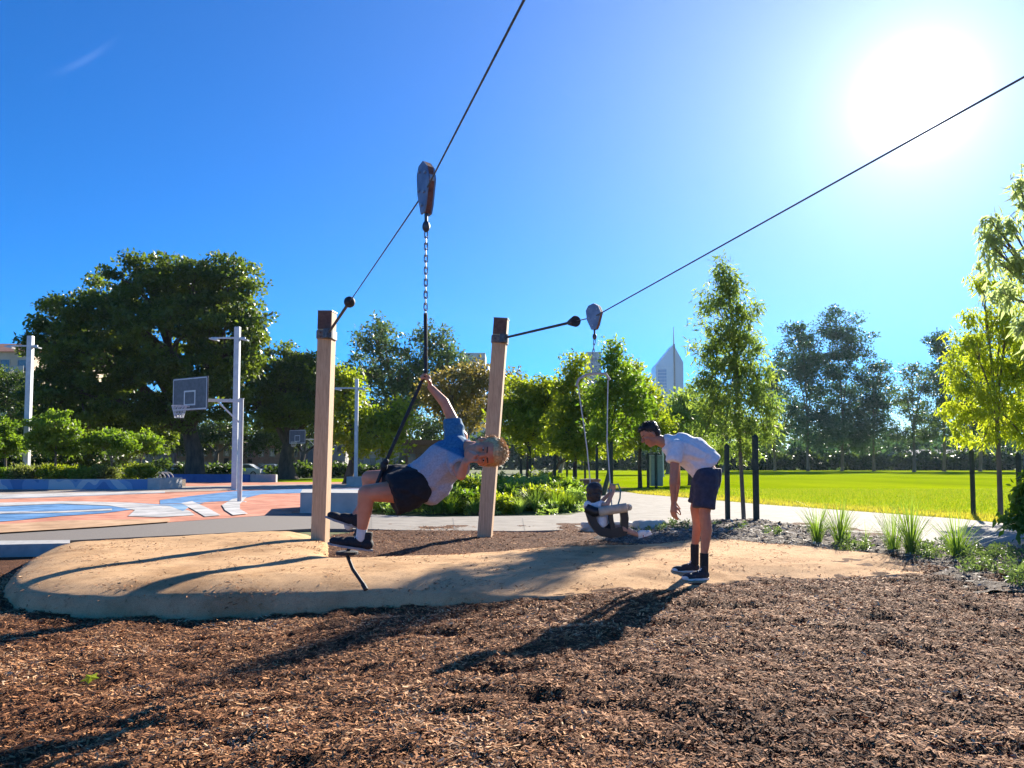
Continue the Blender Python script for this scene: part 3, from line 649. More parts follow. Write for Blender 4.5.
for i, (px, Y, w_, h) in enumerate(SHR):
    shrub('garden_shrub', px, Y, w_, h, (L_yel, L_lime, L_shr)[i % 3], 'green garden shrub ' + words_s[i], 'shrub', 90 + i, 'shrubs in the garden bed behind the posts', (.13, .05), cr=.17, n=30)

def tuft_mesh(n, h, spread, w0, r, droop=.5):
    Vs = []; Fs = []; T = []
    for i in range(n):
        a = r.rand() * 2 * PI; o = np.array([math.cos(a), math.sin(a), 0]) * spread * .12 * r.rand()
        out = np.array([math.cos(a), math.sin(a), 0]); hh = h * (.55 + .5 * r.rand()); sp = spread * (.15 + .85 * r.rand()); side = np.array([-math.sin(a), math.cos(a), 0]) * w0
        pts = []
        for k in range(5):
            t = k / 4; pts.append(o + out * sp * t ** 1.6 + np.array([0, 0, hh * (t - droop * .45 * t ** 3 * (sp / spread))]))
        b0 = len(Vs)
        for k, p in enumerate(pts):
            ww = (1 - (k / 4) ** 2) * .5 + .04; Vs += [p - side * ww, p + side * ww]
        for k in range(4): Fs.append((b0 + 2 * k, b0 + 2 * k + 1, b0 + 2 * k + 3, b0 + 2 * k + 2)); T.append(min(1, .3 + .5 * r.rand() + .05 * k))
    return Vs, Fs, T
L_grass = leafmat('strap_leaf', (0.068, 0.135, 0.027), (0.203, 0.297, 0.068), .4, (2.0, 2.0, .8))
tufts = [(817, 541, .50, .26, 'dense strappy grass tuft, leftmost in the bed right of the man'), (840, 543, .55, .30, 'tall strappy grass tuft, second from left in the right bed'), (893, 551, .55, .32, 'airy strappy grass tuft above the tip of the rubber mound'),
         (911, 553, .62, .26, 'tall upright grass tuft beside the airy one above the mound tip'), (957, 557, .48, .30, 'spreading grass tuft nearest the right path edge'), (866, 541, .30, .10, 'small dry seed-head tuft in the right bed'), (849, 545, .3, .1, 'tiny straw coloured tuft close to the rubber mound')]
for i, (px, py, h, sp, lab) in enumerate(tufts):
    g = G(px, py, .3); r = np.random.RandomState(200 + i)
    Vs, Fs, T = tuft_mesh(110 if i < 5 else 14, h * 1.5, sp * 2.1, .010 if i != 2 else .007, r)
    o = np_mesh('grass_tuft', Vs, Fs, L_grass, attr=T); o.location = (g.x, g.y, .26); tag(o, lab, 'grass tuft', 'grass tufts in the right garden bed')
GC = [(380, 20.4, .45, 'behind the boy\'s knees'), (396, 20.0, .5, 'behind the boy\'s thighs'), (428, 21.5, .7, 'second row behind the boy\'s belly'), (452, 19.8, .6, 'front row below the boy\'s chest'), (462, 22, .8, 'behind the boy\'s elbow'), (475, 19.9, .5, 'just left of the foot of the right post'), (503, 20.6, .6, 'just right of the foot of the right post'), (520, 20.2, .55, 'front row, second to the right of the right post'), (536, 20.6, .8, 'front row, in the middle between the right post and the girl'), (568, 21.2, .7, 'nearest the girl\'s head on its left'), (545, 24, .9, 'tall one in the back of the bed'), (510, 24.5, .8, 'back of the bed right of the right post')]
for i, (px, Y, h, lab) in enumerate([(a, b_, c, 'light green feathery clump ' + d) for a, b_, c, d in GC] + [(556, 20.8, .8, 'feathery upright grass clump right of the garden shrubs'), (415, 20.5, .6, 'feathery grass clump behind the boy\'s shorts'), (438, 20, .7, 'feathery grass clump behind the boy\'s belly')]):
    g = GY(px, Y, .24); r = np.random.RandomState(220 + i); Vs, Fs, T = tuft_mesh(130, h * .95, h * 1.0, .011, r)
    o = np_mesh('grass_tuft', Vs, Fs, (L_lime, L_shr, L_grass)[i % 3], attr=T); o.location = g; tag(o, lab, 'grass tuft', 'grass clumps in the garden bed behind the posts')
# garden bed soil at the right + ground cover
BED = [G(700, 537, .28), G(640, 540, .28), G(600, 540, .26), G(600, 531, .26), G(640, 528.5, .26), G(700, 521.5, .26), G(760, 520, .26), G(800, 527, .26), G(860, 534, .26), G(932, 544, .26), G(1024, 550.5, .26), G(1250, 567, .26), G(1250, 640, .26), G(1040, 612, .28), G(980, 592, .28), G(935, 577, .28), G(905, 564, .28), G(870, 555, .28), G(800, 547, .28), G(740, 540, .28)]
BP = [(p.x, p.y) for p in BED]
M_bed = bpy.data.materials.new('garden_soil'); nt = NT(M_bed); b = pbsdf(nt); b.inputs['Roughness'].default_value = .95; b.inputs['Specular IOR Level'].default_value = .15
n1 = noise(nt, 26, 6, .75, dist=.8); nt.l(ramp(nt, [(.33, (.035, .028, .022)), (.5, (.13, .10, .08)), (.6, (.30, .26, .22)), (.72, (.5, .46, .40))], n1), b.inputs['Base Color']); bump(nt, n1, b, 1, .04)
def bedz(x, y):
    d = sdist(BP, x, y); return mlev(x, y, True) * 0 + .262 + .035 * ss(-.05, .3, d) + (vnoise(x, y, .22, 6) - .5) * .05 + (vnoise(x, y, .08, 7) - .5) * .025 - .12 * ss(0, .3, -d)
tag(grid_mesh('garden_bed', np.arange(.9, 16, .05), np.arange(7.2, 19.5, .05), bedz, M_bed, keep=lambda x, y: sdist(BP, x, y) > -.12), kind='structure')
L_cover = leafmat('cover_leaf', (0.047, 0.081, 0.041), (0.162, 0.216, 0.081), .35, (1.8, 1.9, .9))
def cover(name, n, spots, lab, seed, m):
    r = np.random.RandomState(seed); C = []; 
    for (px, py, rx, ry, k, hh) in spots:
        for _ in range(k):
            g = G(px + rx * (r.rand() * 2 - 1), py + ry * (r.rand() * 2 - 1), .28); C.append((g.x, g.y, .29 + hh * r.rand()))
    C = np.array(C); Vv, Fv, ti = leaves(C, np.full(len(C), .07), n, .05, .02, r, -.2, .8)
    return tag(np_mesh(name, Vv, Fv, m, attr=ti), lab, 'ground cover', kind='stuff')
cover('ground_cover', 22, [(772, 534, 10, 3, 12, .08), (850, 549, 20, 3, 26, .1), (935, 552, 26, 4, 40, .14), (930, 560, 14, 3, 14, .1), (995, 560, 34, 6, 60, .14), (985, 573, 24, 5, 24, .10), (1024, 582, 14, 9, 36, .12), (675, 528, 14, 3, 20, .1), (720, 528, 25, 3, 16, .06), (640, 531, 24, 2, 14, .08)], 'low creeping plants scattered over the garden bed at the right', 301, L_cover)
def reg_bed(r, n):
    x = 1 + 14 * r.rand(n); y = 7.5 + 11 * r.rand(n); k = sdist(BP, x, y) > .02; return x[k], y[k]
M_twig = bpy.data.materials.new('leaf_litter'); nt = NT(M_twig); b = pbsdf(nt); b.inputs['Roughness'].default_value = .8
at = nt.n('ShaderNodeAttribute'); at.attribute_name = 'tint'; nt.l(ramp(nt, [(0, (.05, .035, .025)), (.5, (.2, .14, .1)), (1, (.5, .42, .34))], at.outputs['Fac']), b.inputs['Base Color'])
tag(chips('leaf_litter', 30000, reg_bed, bedz, M_twig, 9, .03, .08), 'dry leaves and twigs over the garden bed soil', 'leaf litter', kind='stuff')
mass('bed_ground_cover', [(-3.6, 1.9, 19.4, 27, .35, .2)], L_shr, 'low mixed green ground cover filling the garden bed behind the posts', 'ground cover', 305, leaf=(.12, .04), cr=.14, dens=.06, n=26)
def reg_gb(r, n):
    x = -6 + 9 * r.rand(n); y = 19 + 12 * r.rand(n); return x, y
# ------------------------------------------------------------------ play equipment
M_timber = bpy.data.materials.new('timber'); nt = NT(M_timber); b = pbsdf(nt); b.inputs['Roughness'].default_value = .7; b.inputs['Specular IOR Level'].default_value = .3
gr = noise(nt, 12, 6, .65, sc=(6, 6, .35), dist=.6); nt.l(ramp(nt, [(.3, (.36, .225, .125)), (.5, (.54, .355, .21)), (.75, (.64, .45, .28))], gr), b.inputs['Base Color']); bump(nt, gr, b, .25, .004)
M_steel = mat('galvanised', (.30, .32, .35), (.46, .48, .50), 14, .45, .7, bmp=.1)
M_dsteel = mat('dark_steel', (.05, .06, .07), (.11, .12, .13), 20, .5, .6)
M_rust = mat('rusty_steel', (.16, .055, .03), (.30, .12, .07), 22, .8, .2, bmp=.4)
M_black = mat('black_rubber', (.012, .012, .014), (.028, .028, .03), 30, .7, bmp=.2)
M_bluest = mat('blue_steel_plate', (.12, .19, .29), (.20, .29, .40), 9, .5, .3)
M_endg = mat('post_top_timber', (.09, .045, .035), (.15, .08, .06), 16, .85, bmp=.3)

M_brkt = mat('weathered_bracket', (.10, .085, .08), (.24, .20, .18), 18, .6, .5, bmp=.3)
def post(pb, pt, Yb, w_, lab, cabdir):
    A = G(*pb, .22); A = Vector((A.x, A.y, .22)) if Yb is None else GY(pb[0], Yb, .22)
    T = V(pt[0], pt[1], A.y - .0)
    rt = root('timber_post', A, lab, 'post', 'timber flying fox posts')
    ax = (T - A); L = ax.length; zq = ax.normalized(); yq = Vector((.12, 1, 0)); yq = (yq - zq * yq.dot(zq)).normalized(); xq = yq.cross(zq).normalized()
    R = Matrix((xq, yq, zq)).transposed()
    mb = MB(); mb.box(A + ax / 2 + zq * -.1, (w_, w_, L + .2), R, bev=.012); mb.build('shaft', M_timber, rt)
    mb = MB(); mb.box(T + zq * .012, (w_ * 1.06, w_ * 1.06, .02), R, bev=.004); mb.build('cap', M_steel, rt)
    mb = MB(); q = T - zq * .24
    mb.box(q + zq * .11 - yq * (w_ / 2 + .004), (w_ * .98, .008, .28), R); mb.build('head_plate', M_endg, rt)
    mb = MB()
    q = T - zq * .36
    mb.box(q - yq * (w_ / 2 + .012), (w_ * 1.06, .024, .13), R, bev=.004)
    mb.box(q + xq * (w_ / 2 + .01), (.02, w_ * .9, .13), R, bev=.004)
    mb.box(q - xq * (w_ / 2 + .01), (.02, w_ * .9, .13), R, bev=.004)
    for sx in (-.06, .06):
        for sz in (-.035, .035):
            mb.tube([q + xq * sx + zq * sz - yq * (w_ / 2 + .02), q + xq * sx + zq * sz - yq * (w_ / 2 + .055)], .016, 6)
    mb.build('bracket', M_brkt, rt)
    mb = MB(); c = q + cabdir * (w_ / 2 + .09)
    mb.tube([q + cabdir * w_ * .4, q + cabdir * (w_ / 2 + .12)], .022, 8)
    mb.tube([c - zq * .07, c + zq * .07], .075, 14); mb.build('cable_clamp', M_dsteel, rt)
    return A, T, q
CD = Vector((.345, -1, 0)).normalized()
P1, T1_, Q1 = post((321, 546), (327.5, 313), 12.0, .225, 'left timber post, upright, where the boy\'s cable starts', CD)
P2, T2_, Q2 = post((485, 537), (501.5, 320), 13.4, .24, 'right timber post, leaning to the right, where the girl\'s cable starts', CD)

def cable(points, rad, hose_to, lab, stop_at, cone=False):
    rt = root('zip_line_cable', points[0], lab, 'cable', 'flying fox cables')
    mb = MB(); mb.tube(points, rad, 8); mb.build('wire', M_dsteel, rt, smooth=True)
    mb = MB(); d = (points[1] - points[0]); a = points[0] + d * .02; e = points[0] + d * hose_to
    mb.tube([a, e], .020, 10); mb.build('spring_sleeve', M_black, rt, smooth=True)
    mb = MB(); dn = d.normalized(); s = points[0] + d * stop_at
    if cone: mb.tube([s - dn * .12, s - dn * .10, s + dn * .08, s + dn * .10], [.03, .04, .082, .075], 14)
    else: mb.ball(s, .072, 14, 10)
    mb.build('stopper', M_black, rt, smooth=True); return rt
A1 = Q1 + CD * .28
TR1 = V(426, 190, 5.8)
far1 = V(524, 0, 3.3); dd = (far1 - TR1).normalized()
# stretch of cable to the trolley, then on overhead past the viewer
cable([A1, TR1, TR1 + dd * 14], .0065, .345, 'upper-left steel cable running overhead from the left timber post', .355)
A2 = Q2 + CD * .30
TR2 = V(594, 317, 10.4)
far2 = V(1024, 77, 5.3)
d2 = (far2 - TR2).normalized()
cable([A2, TR2, TR2 + d2 * 17], .0085,   .76, 'right steel cable running from the right timber post below the sun', .80, True)

def trolley_parts(rt, c, d, s=1.0, wa=.62):
    d = d.normalized(); up = Vector((0, 0, 1)); up = (up - d * up.dot(d)).normalized(); sd = d.cross(up).normalized()
    def P(a, u, t): return c + d * a * s * wa + up * u * s + sd * t * s
    prof = [(-.10, .17), (.02, .20), (.12, .15), (.17, .05), (.10, -.15), (.06, -.21), (-.03, -.22), (-.13, -.05), (-.15, .10)]
    for t0 in (-.04, .025):
        mb = MB(); mb.prism([P(a, u, t0) for a, u in prof], sd * .015 * s); mb.build('side_plate', M_bluest, rt)
    mb = MB()
    e = [(.02, .20), (.12, .15), (.17, .05), (.10, -.15), (.06, -.21)]
    for (a0, u0), (a1, u1) in zip(e[:-1], e[1:]):
        mb.add([P(a0, u0, -.026), P(a0, u0, .026), P(a1, u1, .026), P(a1, u1, -.026), P(a0 - .015, u0, -.026), P(a0 - .015, u0, .026), P(a1 - .015, u1, .026), P(a1 - .015, u1, -.026)],
               [(0, 1, 2, 3), (4, 5, 6, 7), (0, 1, 5, 4), (2, 3, 7, 6), (0, 3, 7, 4), (1, 2, 6, 5)])
    mb.build('edge_plate', M_rust, rt)
    for a in (-.07, .08):
        mb = MB(); mb.tube([P(a, .055, -.022), P(a, .055, .022)], .045 * s, 14); mb.build('pulley', M_steel, rt)
    for a, u in ((-.07, .12), (.09, .1), (-.08, -.03), (.06, -.05), (0, -.15)):
        mb = MB(); mb.tube([P(a, u, -.052), P(a, u, .052)], .012 * s, 6); mb.build('bolt', M_steel, rt)
    mb = MB(); q = P(.01, -.22, 0)
    mb.tube([q + up * .03, q - up * .05], .014, 8); mb.ball(q - Vector((0, 0, .09)), (.03, .03, .045), 10, 8)
    mb.build('swivel', M_dsteel, rt, smooth=True)
    return q - Vector((0, 0, .13))
def chain(rt, a, b, name='chain', r=.0055, pitch=.045, m=None):
    mb = MB(); n = max(2, int((b - a).length / pitch)); d = (b - a) / n
    for i in range(n):
        c = a + d * (i + .5); ang = (i % 2) * PI / 2
        w_ = Vector((math.cos(ang), math.sin(ang), 0)); l = d.normalized()
        pts = []
        hl = d.length * .5 + r * 1.2; hw = .012
        for k in range(13):
            t = 2 * PI * k / 12; cx, cz = math.cos(t), math.sin(t)
            pts.append(c + w_ * hw * cx + l * ((hl - hw) * (1 if cz > 0 else -1) * (abs(cz) > .01) + hw * cz))
        mb.tube(pts, r, 5, cap=False)
    return mb.build(name, m or M_steel, rt, smooth=True)
# boy's swing: trolley, chain, rope, foot disc
HAND = V(426, 372, 5.72)
KNOT = V(384, 466, 5.62); FOOTC = V(347, 553, 5.6)
rt1 = root('zip_line_swing', (TR1.x, TR1.y, TR1.z), 'trolley with chain, black rope and foot disc that the boy in grey hangs from', 'flying fox')
cb = trolley_parts(rt1, TR1 + Vector((0, 0, .02)), Vector((.95, -1, 0)), .98, .46)
CH_END = V(425.5, 316, 5.76)
chain(rt1, cb, CH_END)
mb = MB()
mb.tube([CH_END + Vector((0, 0, .02)), HAND, HAND.lerp(KNOT, .5) + Vector((.0, 0, .0)), KNOT, KNOT.lerp(FOOTC, .5) + Vector((.0, .06, 0)), FOOTC], [.015, .0135, .0135, .0135, .0135, .0135], 8)
mb.build('rope', M_black, rt1, smooth=True)
mb = MB(); mb.ball(KNOT, (.028, .028, .04), 10, 8); mb.ball(KNOT + Vector((.015, -.01, .03)), .024, 10, 8); mb.build('knot', M_black, rt1, smooth=True)
mb = MB(); mb.tube([FOOTC + Vector((0, 0, -.012)), FOOTC + Vector((0, 0, -.008)), FOOTC + Vector((0, 0, .010)), FOOTC + Vector((0, 0, .014))], [.07, .08, .08, .07], 24); mb.build('foot_disc', M_black, rt1)
tail = V(363, 584, 5.5)
mb = MB(); q0 = FOOTC + Vector((.0, 0, -.012)); q1 = q0.lerp(tail, .25)
mb.tube([q0, q0.lerp(tail, .5) + Vector((-.015, 0, 0)), tail], .0135, 8); mb.tube([tail, tail + (tail - q0).normalized() * .05], .018, 8); mb.build('rope_tail', M_black, rt1, smooth=True)

# girl's swing: trolley, chain, spreader bar, two straps, moulded seat with padded bar
GY_ = 10.4
rt2 = root('zip_line_harness_swing', (TR2.x, TR2.y, TR2.z), 'trolley, arched spreader bar and moulded black harness seat the dark-haired girl sits in', 'flying fox')
cb2 = trolley_parts(rt2, TR2 + Vector((0, 0, .01)), Vector((1.3, -1, 0)), .86, .85)
SPC = V(591, 374, GY_)
chain(rt2, cb2, SPC, pitch=.06, r=.007)
def sx(px, py, dy=0): return V(px, py, GY_ + dy)
mb = MB(); mb.tube([sx(576, 386), sx(579, 379), sx(586, 375), sx(596, 373), sx(606, 374), sx(610, 380)], .017, 10); mb.build('spreader_bar', mat('pale_sleeve', (.36, .34, .33), (.46, .43, .42), 20, .6), rt2, smooth=True)
M_strap = mat('pale_strap', (.42, .45, .46), (.56, .58, .58), 60, .7)
for a, c, e in ((sx(578, 385), sx(587, 448), sx(593, 511, .12)), (sx(608, 380), sx(607, 440), sx(612, 508, -.1))):
    mb = MB(); mb.tube([a, a.lerp(c, .5), c, e], .008, 6); mb.build('strap', M_strap, rt2)
M_hand = mat('green_handle', (.05, .16, .17), (.08, .22, .22), 20, .5)
mb = MB(); mb.tube([sx(608, 508, -.12), sx(613, 485, -.12), sx(618, 484, -.12), sx(620.5, 490, -.12), sx(620, 498, -.12), sx(617, 508, -.12)], .012, 6); mb.build('handle_loop', M_hand, rt2, smooth=True)
# moulded seat: back shell with a rounded window, base pan, crotch strap
M_seat = mat('black_moulded_plastic', (.006, .006, .007), (.012, .012, .014), 20, .42, bmp=.1)
def band(mb, pts, wv, th):     # a bent slab: centreline pts, width vector wv, thickness th
    n = len(pts); vs = []
    for i, p in enumerate(pts):
        d = (pts[min(i + 1, n - 1)] - pts[max(i - 1, 0)]).normalized(); nn = d.cross(wv).normalized() * th / 2; ww = wv / 2
        vs += [p - ww - nn, p + ww - nn, p + ww + nn, p - ww + nn]
    fs = [(0, 1, 2, 3), tuple(4 * (n - 1) + k for k in (3, 2, 1, 0))]
    for i in range(n - 1):
        for k in range(4): fs.append((4 * i + k, 4 * i + (k + 1) % 4, 4 * i + 4 + (k + 1) % 4, 4 * i + 4 + k))
    mb.add(vs, fs)
mb = MB()
D = Vector((0, 1, 0))
band(mb, [sx(586, 506), sx(588, 514), sx(591, 524), sx(597, 532), sx(606, 535), sx(617, 535), sx(624, 533)], D * .34, .04)
for dy in (-.18, .17):
    band(mb, [sx(588, 507, dy), sx(590, 514, dy), sx(594, 524, dy), sx(600, 531, dy), sx(612, 533, dy), sx(623, 530, dy)], D * .05, .105)
mb.tube([sx(586, 508, -.17), sx(594, 512, -.19), sx(601, 512, -.19)], [.06, .07, .05], 10)
seat = mb.build('seat_shell', M_seat, rt2, smooth=True)
mb = MB(); band(mb, [sx(623, 508, -.10), sx(624.5, 518, -.1), sx(624, 528, -.1), sx(622, 534, -.1)], D * .10, .10); band(mb, [sx(610, 510, -.16), sx(611, 520, -.16), sx(613, 530, -.16)], D * .08, .06); mb.build('leg_guard', M_seat, rt2, smooth=True)
mb = MB(); mb.tube([sx(598.5, 511.6, -.22), sx(599.5, 511.5, -.22), sx(626.5, 507.6, -.22), sx(627.5, 507.5, -.22)], [.035, .062, .062, .035], 12)
mb.tube([sx(604, 510, .2), sx(627, 507.6, .2)], [.05, .05], 10); mb.tube([sx(627, 507.6, -.22), sx(629, 507.4, 0), sx(627, 507.6, .2)], .045, 10)
mb.build('padded_bar', mat('tan_padding', (.40, .33, .24), (.52, .45, .35), 14, .7, bmp=.2), rt2, smooth=True)

# boulder + sandstone kerb stones behind the girl
def boulder(px, Y, size, lab, seed, z=.25):
    bm = bmesh.new(); bmesh.ops.create_icosphere(bm, subdivisions=4, radius=1)
    r = np.random.RandomState(seed)
    for v in bm.verts:
        n = Vector(v.co); k = 1 + .22 * (vnoise(n.x * 1.3 + 3, n.y * 1.3 + n.z * 2.1, .9, seed) - .5) + .07 * (vnoise(n.x * 4, n.y * 4 + n.z * 3, .8, seed + 1) - .5)
        f = max(abs(n.x), abs(n.y), abs(n.z)); n = n.lerp(n / f * .85, .45)
        v.co = Vector((n.x * size[0] * k, n.y * size[1] * k, n.z * size[2] * k))
    me = bpy.data.meshes.new('boulder'); bm.to_mesh(me); bm.free()
    o = link_mesh('boulder', me, M_rock, smooth=True); o.location = GY(px, Y, z + size[2] * .55); o.rotation_euler = (0, 0, r.rand() * .5); return tag(o, lab, 'boulder', 'limestone boulders by the path')
M_rock = mat('limestone', (.42, .38, .31), (.60, .56, .48), 3, .9, bmp=.6, bscale=18, detail=7, bdist=.02)
boulder(649, 14.4, (.34, .24, .14), 'flat pale limestone boulder right of the girl\'s sandals', 5)
boulder(596, 14.3, (.30, .22, .12), 'flat pale limestone boulder behind the black harness seat', 6)
boulder(622, 15.0, (.24, .2, .09), 'small low limestone boulder between the two larger ones', 7)

# ------------------------------------------------------------------ left: hoop, lamp poles, walls
M_white = mat('white_paint', (.42, .44, .47), (.52, .54, .56), 6, .4, .1)
M_pole = mat('pale_grey_steel', (.40, .43, .46), (.50, .52, .54), 5, .45, .2)
M_board = mat('backboard_grey', (.055, .065, .08), (.09, .10, .12), 8, .5)
hb = G(239.5, 502, .25)
def hoop(hb, lab, s=1.0, small=False, sgn=-1):
    rt = root('basketball_hoop', hb, lab, 'basketball hoop', 'basketball hoops')
    u = hb.y / F
    H = 3.45 * s
    mb = MB(); mb.tube([hb, hb + Vector((0, 0, .02))], .22, 16); mb.tube([hb, hb + Vector((0, 0, H))], .075, 12); mb.tube([hb + Vector((0, 0, H)), hb + Vector((0, 0, H + .02))], .09, 12); mb.build('pole', M_pole, rt, smooth=True)
    dirv = Vector((sgn * .98, -.18, 0)).normalized()
    e = hb + Vector((0, 0, H - .10)) + dirv * 1.55
    mb = MB(); mb.box(hb + Vector((0, 0, H - .06)) + dirv * .78, (1.56, .10, .10), Matrix.Rotation(math.atan2(dirv.y, dirv.x), 3, 'Z')); mb.build('arm', M_white, rt)
    mb = MB(); mb.tube([hb + Vector((0, 0, H - .85)), hb + dirv * .75 + Vector((0, 0, H - .10))], .03, 8); mb.build('brace', M_white, rt)
    nrm = Vector((-.52, -.85, 0)).normalized() if sgn < 0 else dirv; sdv = Vector((-nrm.y, nrm.x, 0)); R = Matrix((nrm, sdv, Vector((0, 0, 1)))).transposed()
    c = hb + dirv * 1.60 + nrm * .03 + Vector((0, 0, H + .14))
    mb = MB(); mb.box(c, (.04, 1.8, 1.10), R, bev=.006); mb.build('backboard', M_board, rt)
    for k in (1,):
        mb = MB(); f = c + nrm * (.022 + .003)
        for dz, w_, h_ in ((-.51, 1.74, .045), (.51, 1.74, .03)): mb.box(f + Vector((0, 0, dz)), (.004, w_, h_), R)
        for ds in (-.87, .87): mb.box(f + sdv * ds, (.004, .03, .98), R)
        for dz in (-.36, .09): mb.box(f + Vector((0, 0, dz)), (.004, .6, .05), R)
        for ds in (-.275, .275): mb.box(f + sdv * ds + Vector((0, 0, -.135)), (.004, .05, .398), R)
        g = c - nrm * .0225
        mb.build('board_marking', M_white, rt)
        mb = MB(); f = c - nrm * (.022 + .003)
        for dz in (-.36, .09): mb.box(f + Vector((0, 0, dz)), (.004, .6, .05), R)
        for ds in (-.275, .275): mb.box(f + sdv * ds + Vector((0, 0, -.135)), (.004, .05, .398), R)
        mb.build('board_marking', M_white, rt)
    rc = c + nrm * .40 + Vector((0, 0, -.42))
    mb = MB(); pts = [rc + Vector((math.cos(2 * PI * k / 20) * .23, math.sin(2 * PI * k / 20) * .23, 0)) for k in range(21)]; mb.tube(pts, .012, 6, cap=False)
    mb.tube([c + nrm * .02 + Vector((0, 0, -.42)), rc - nrm * .23], .02, 6); mb.build('rim', M_white if not small else M_pole, rt, smooth=True)
    mb = MB()
    for k in range(12):
        a0 = 2 * PI * k / 12
        for sg in (1, -1):
            pp = []
            for j in range(5):
                t = j / 4; rr = .23 - .10 * t; a = a0 + sg * .5 * t; pp.append(rc + Vector((math.cos(a) * rr, math.sin(a) * rr, -.40 * t)))
            mb.tube(pp, .008, 4, cap=False)
    mb.build('net', M_white, rt)
hoop(hb, 'basketball hoop with grey backboard on a cranked pale pole, nearer one')
hoop(GY(318, 62, .2), 'far basketball hoop just left of the left timber post, mostly hidden')
def light_pole(px, pyt, Y, w_, lab, arm=True, h=None, base=None):
    b_ = base or GY(px, Y, .22); T = V(px, pyt, Y); H = T.z - b_.z
    rt = root('lamp_pole', b_, lab, 'lamp pole', 'lamp poles round the court')
    mb = MB(); mb.box(b_ + Vector((0, 0, H / 2)), (w_, w_, H), bev=.02); mb.box(b_ + Vector((0, 0, .03)), (w_ * 2, w_ * 2, .06)); mb.build('pole', M_pole, rt)
    if arm:
        mb = MB(); mb.box(b_ + Vector((-.45, 0, H - .55)), (1.7, .08, .08)); mb.build('cross_arm', M_pole, rt)
        for dx in (-1.15, .33):
            mb = MB(); mb.box(b_ + Vector((dx, 0, H - .63)), (.42, .32, .07), Matrix.Rotation(.2, 3, 'Y')); mb.build('floodlight', M_pole, rt)
    return rt
light_pole(235, 327, 38, .26, 'tall pale lamp pole with a cross arm right behind the nearer basketball hoop')
light_pole(26.5, 336, 42.5, .28, 'tall pale lamp pole at the far left, rising from the mural planter')
light_pole(356, 379, 46, .20, 'slim pale lamp pole between the left timber post and the boy\'s rope')
light_pole(663, 402, 90, .2, 'very slim distant pale pole below the pointed tower')

def wall_block(name, pts, z0, h, m, lab, cat, capm=None, th=.0):
    rt = root(name, Vector((pts[0][0], pts[0][1], z0)), lab, cat)
    mb = MB(); mb.prism([Vector((p[0], p[1], z0)) for p in pts], (0, 0, h)); mb.build('wall_face', m, rt)
    if capm: 
        mb = MB(); mb.prism([Vector((p[0], p[1], z0 + h + .001)) for p in pts], (0, 0, .03)); mb.build('coping', capm, rt)
    return rt
M_mural = bpy.data.materials.new('blue_mural'); nt = NT(M_mural); b = pbsdf(nt); b.inputs['Roughness'].default_value = .6
n1 = noise(nt, .55, 1, .3, sc=(1, 1, .6), dist=.8); r_ = ramp(nt, [(.38, (.10, .22, .42)), (.46, (.22, .34, .50)), (.50, (.48, .52, .55)), (.58, (.17, .30, .48)), (.68, (.08, .19, .38))], n1); r_.node.color_ramp.interpolation = 'CONSTANT'; nt.l(r_, b.inputs['Base Color'])
M_bwall = mat('blue_wall', (.035, .10, .28), (.06, .15, .38), 1.5, .6)
M_wcap = mat('white_rendered', (.36, .35, .33), (.46, .45, .42), 3, .8, bmp=.2)
y0 = 39.6
a_, c_ = GY(-90, y0), GY(149, y0)
wall_block('mural_planter_wall', [(a_.x, y0), (c_.x, y0), (c_.x, y0 + .35), (a_.x, y0 + .35)], .2, .55, M_mural, 'low planter wall painted with a blue and white mural', 'wall', M_wcap)
e_ = GY(161, y0)
wall_block('planter_end_block', [(c_.x + .005, y0 - .12), (e_.x, y0 - .12), (e_.x, y0 + 2.6), (c_.x + .005, y0 + 2.6)], .2, .62, M_wcap, 'white end block of the mural planter', 'wall')
sheet('planter_soil', [(a_.x, y0 + .36), (c_.x, y0 + .36), (c_.x, y0 + 4.5), (a_.x, y0 + 4.5)], .70, M_bed, thick=.4)
a_, c_ = GY(167, 60), GY(250, 58)
wall_block('blue_wall', [(a_.x, 60), (c_.x, 58), (c_.x, 58.4), (a_.x, 60.4)], .2, .62, M_bwall, 'low plain deep-blue wall behind the hoop pole', 'wall')
a_, c_ = GY(250.5, 58), GY(276, 57)
wall_block('low_concrete_wall', [(a_.x, 58), (c_.x, 57), (c_.x, 57.4), (a_.x, 58.4)], .2, .62, M_wcap, 'low pale concrete wall continuing the blue wall to the right', 'wall')
sheet('back_lawn', [GY(270, 57), GY(620, 57), GY(620, 76), GY(270, 76)], .215, M_lawn)
# concrete seat wall between the court and the path
a_, c_ = G(300, 513, .25), G(366, 512, .25)
Y1 = a_.y
wall_block('concrete_seat_wall', [(a_.x, Y1), (GY(366, Y1 - .3).x, Y1 - .3), (GY(372, Y1 + 2.6).x, Y1 + 2.6), (GY(303, Y1 + 2.9).x, Y1 + 2.9)], .24, .50, M_wcap, 'long low concrete seat wall behind the left timber post', 'bench', M_kerb)
wall_block('salmon_kerb_block', [(GY(292, Y1 + .05).x, Y1 + .05), (a_.x - .004, Y1 + .02), (a_.x - .004, Y1 + .5), (GY(293, Y1 + .5).x, Y1 + .5)], .24, .04, M_court['salmon'], 'small salmon painted ramp end against the seat wall', 'kerb')
wall_block('lamp_plinth', [(GY(347, 45.5).x, 45.4), (GY(363, 45.5).x, 45.4), (GY(363, 45.5).x, 46.8), (GY(347, 45.5).x, 46.8)], .2, .62, M_wcap, 'pale concrete plinth at the foot of the slim lamp pole', 'plinth')
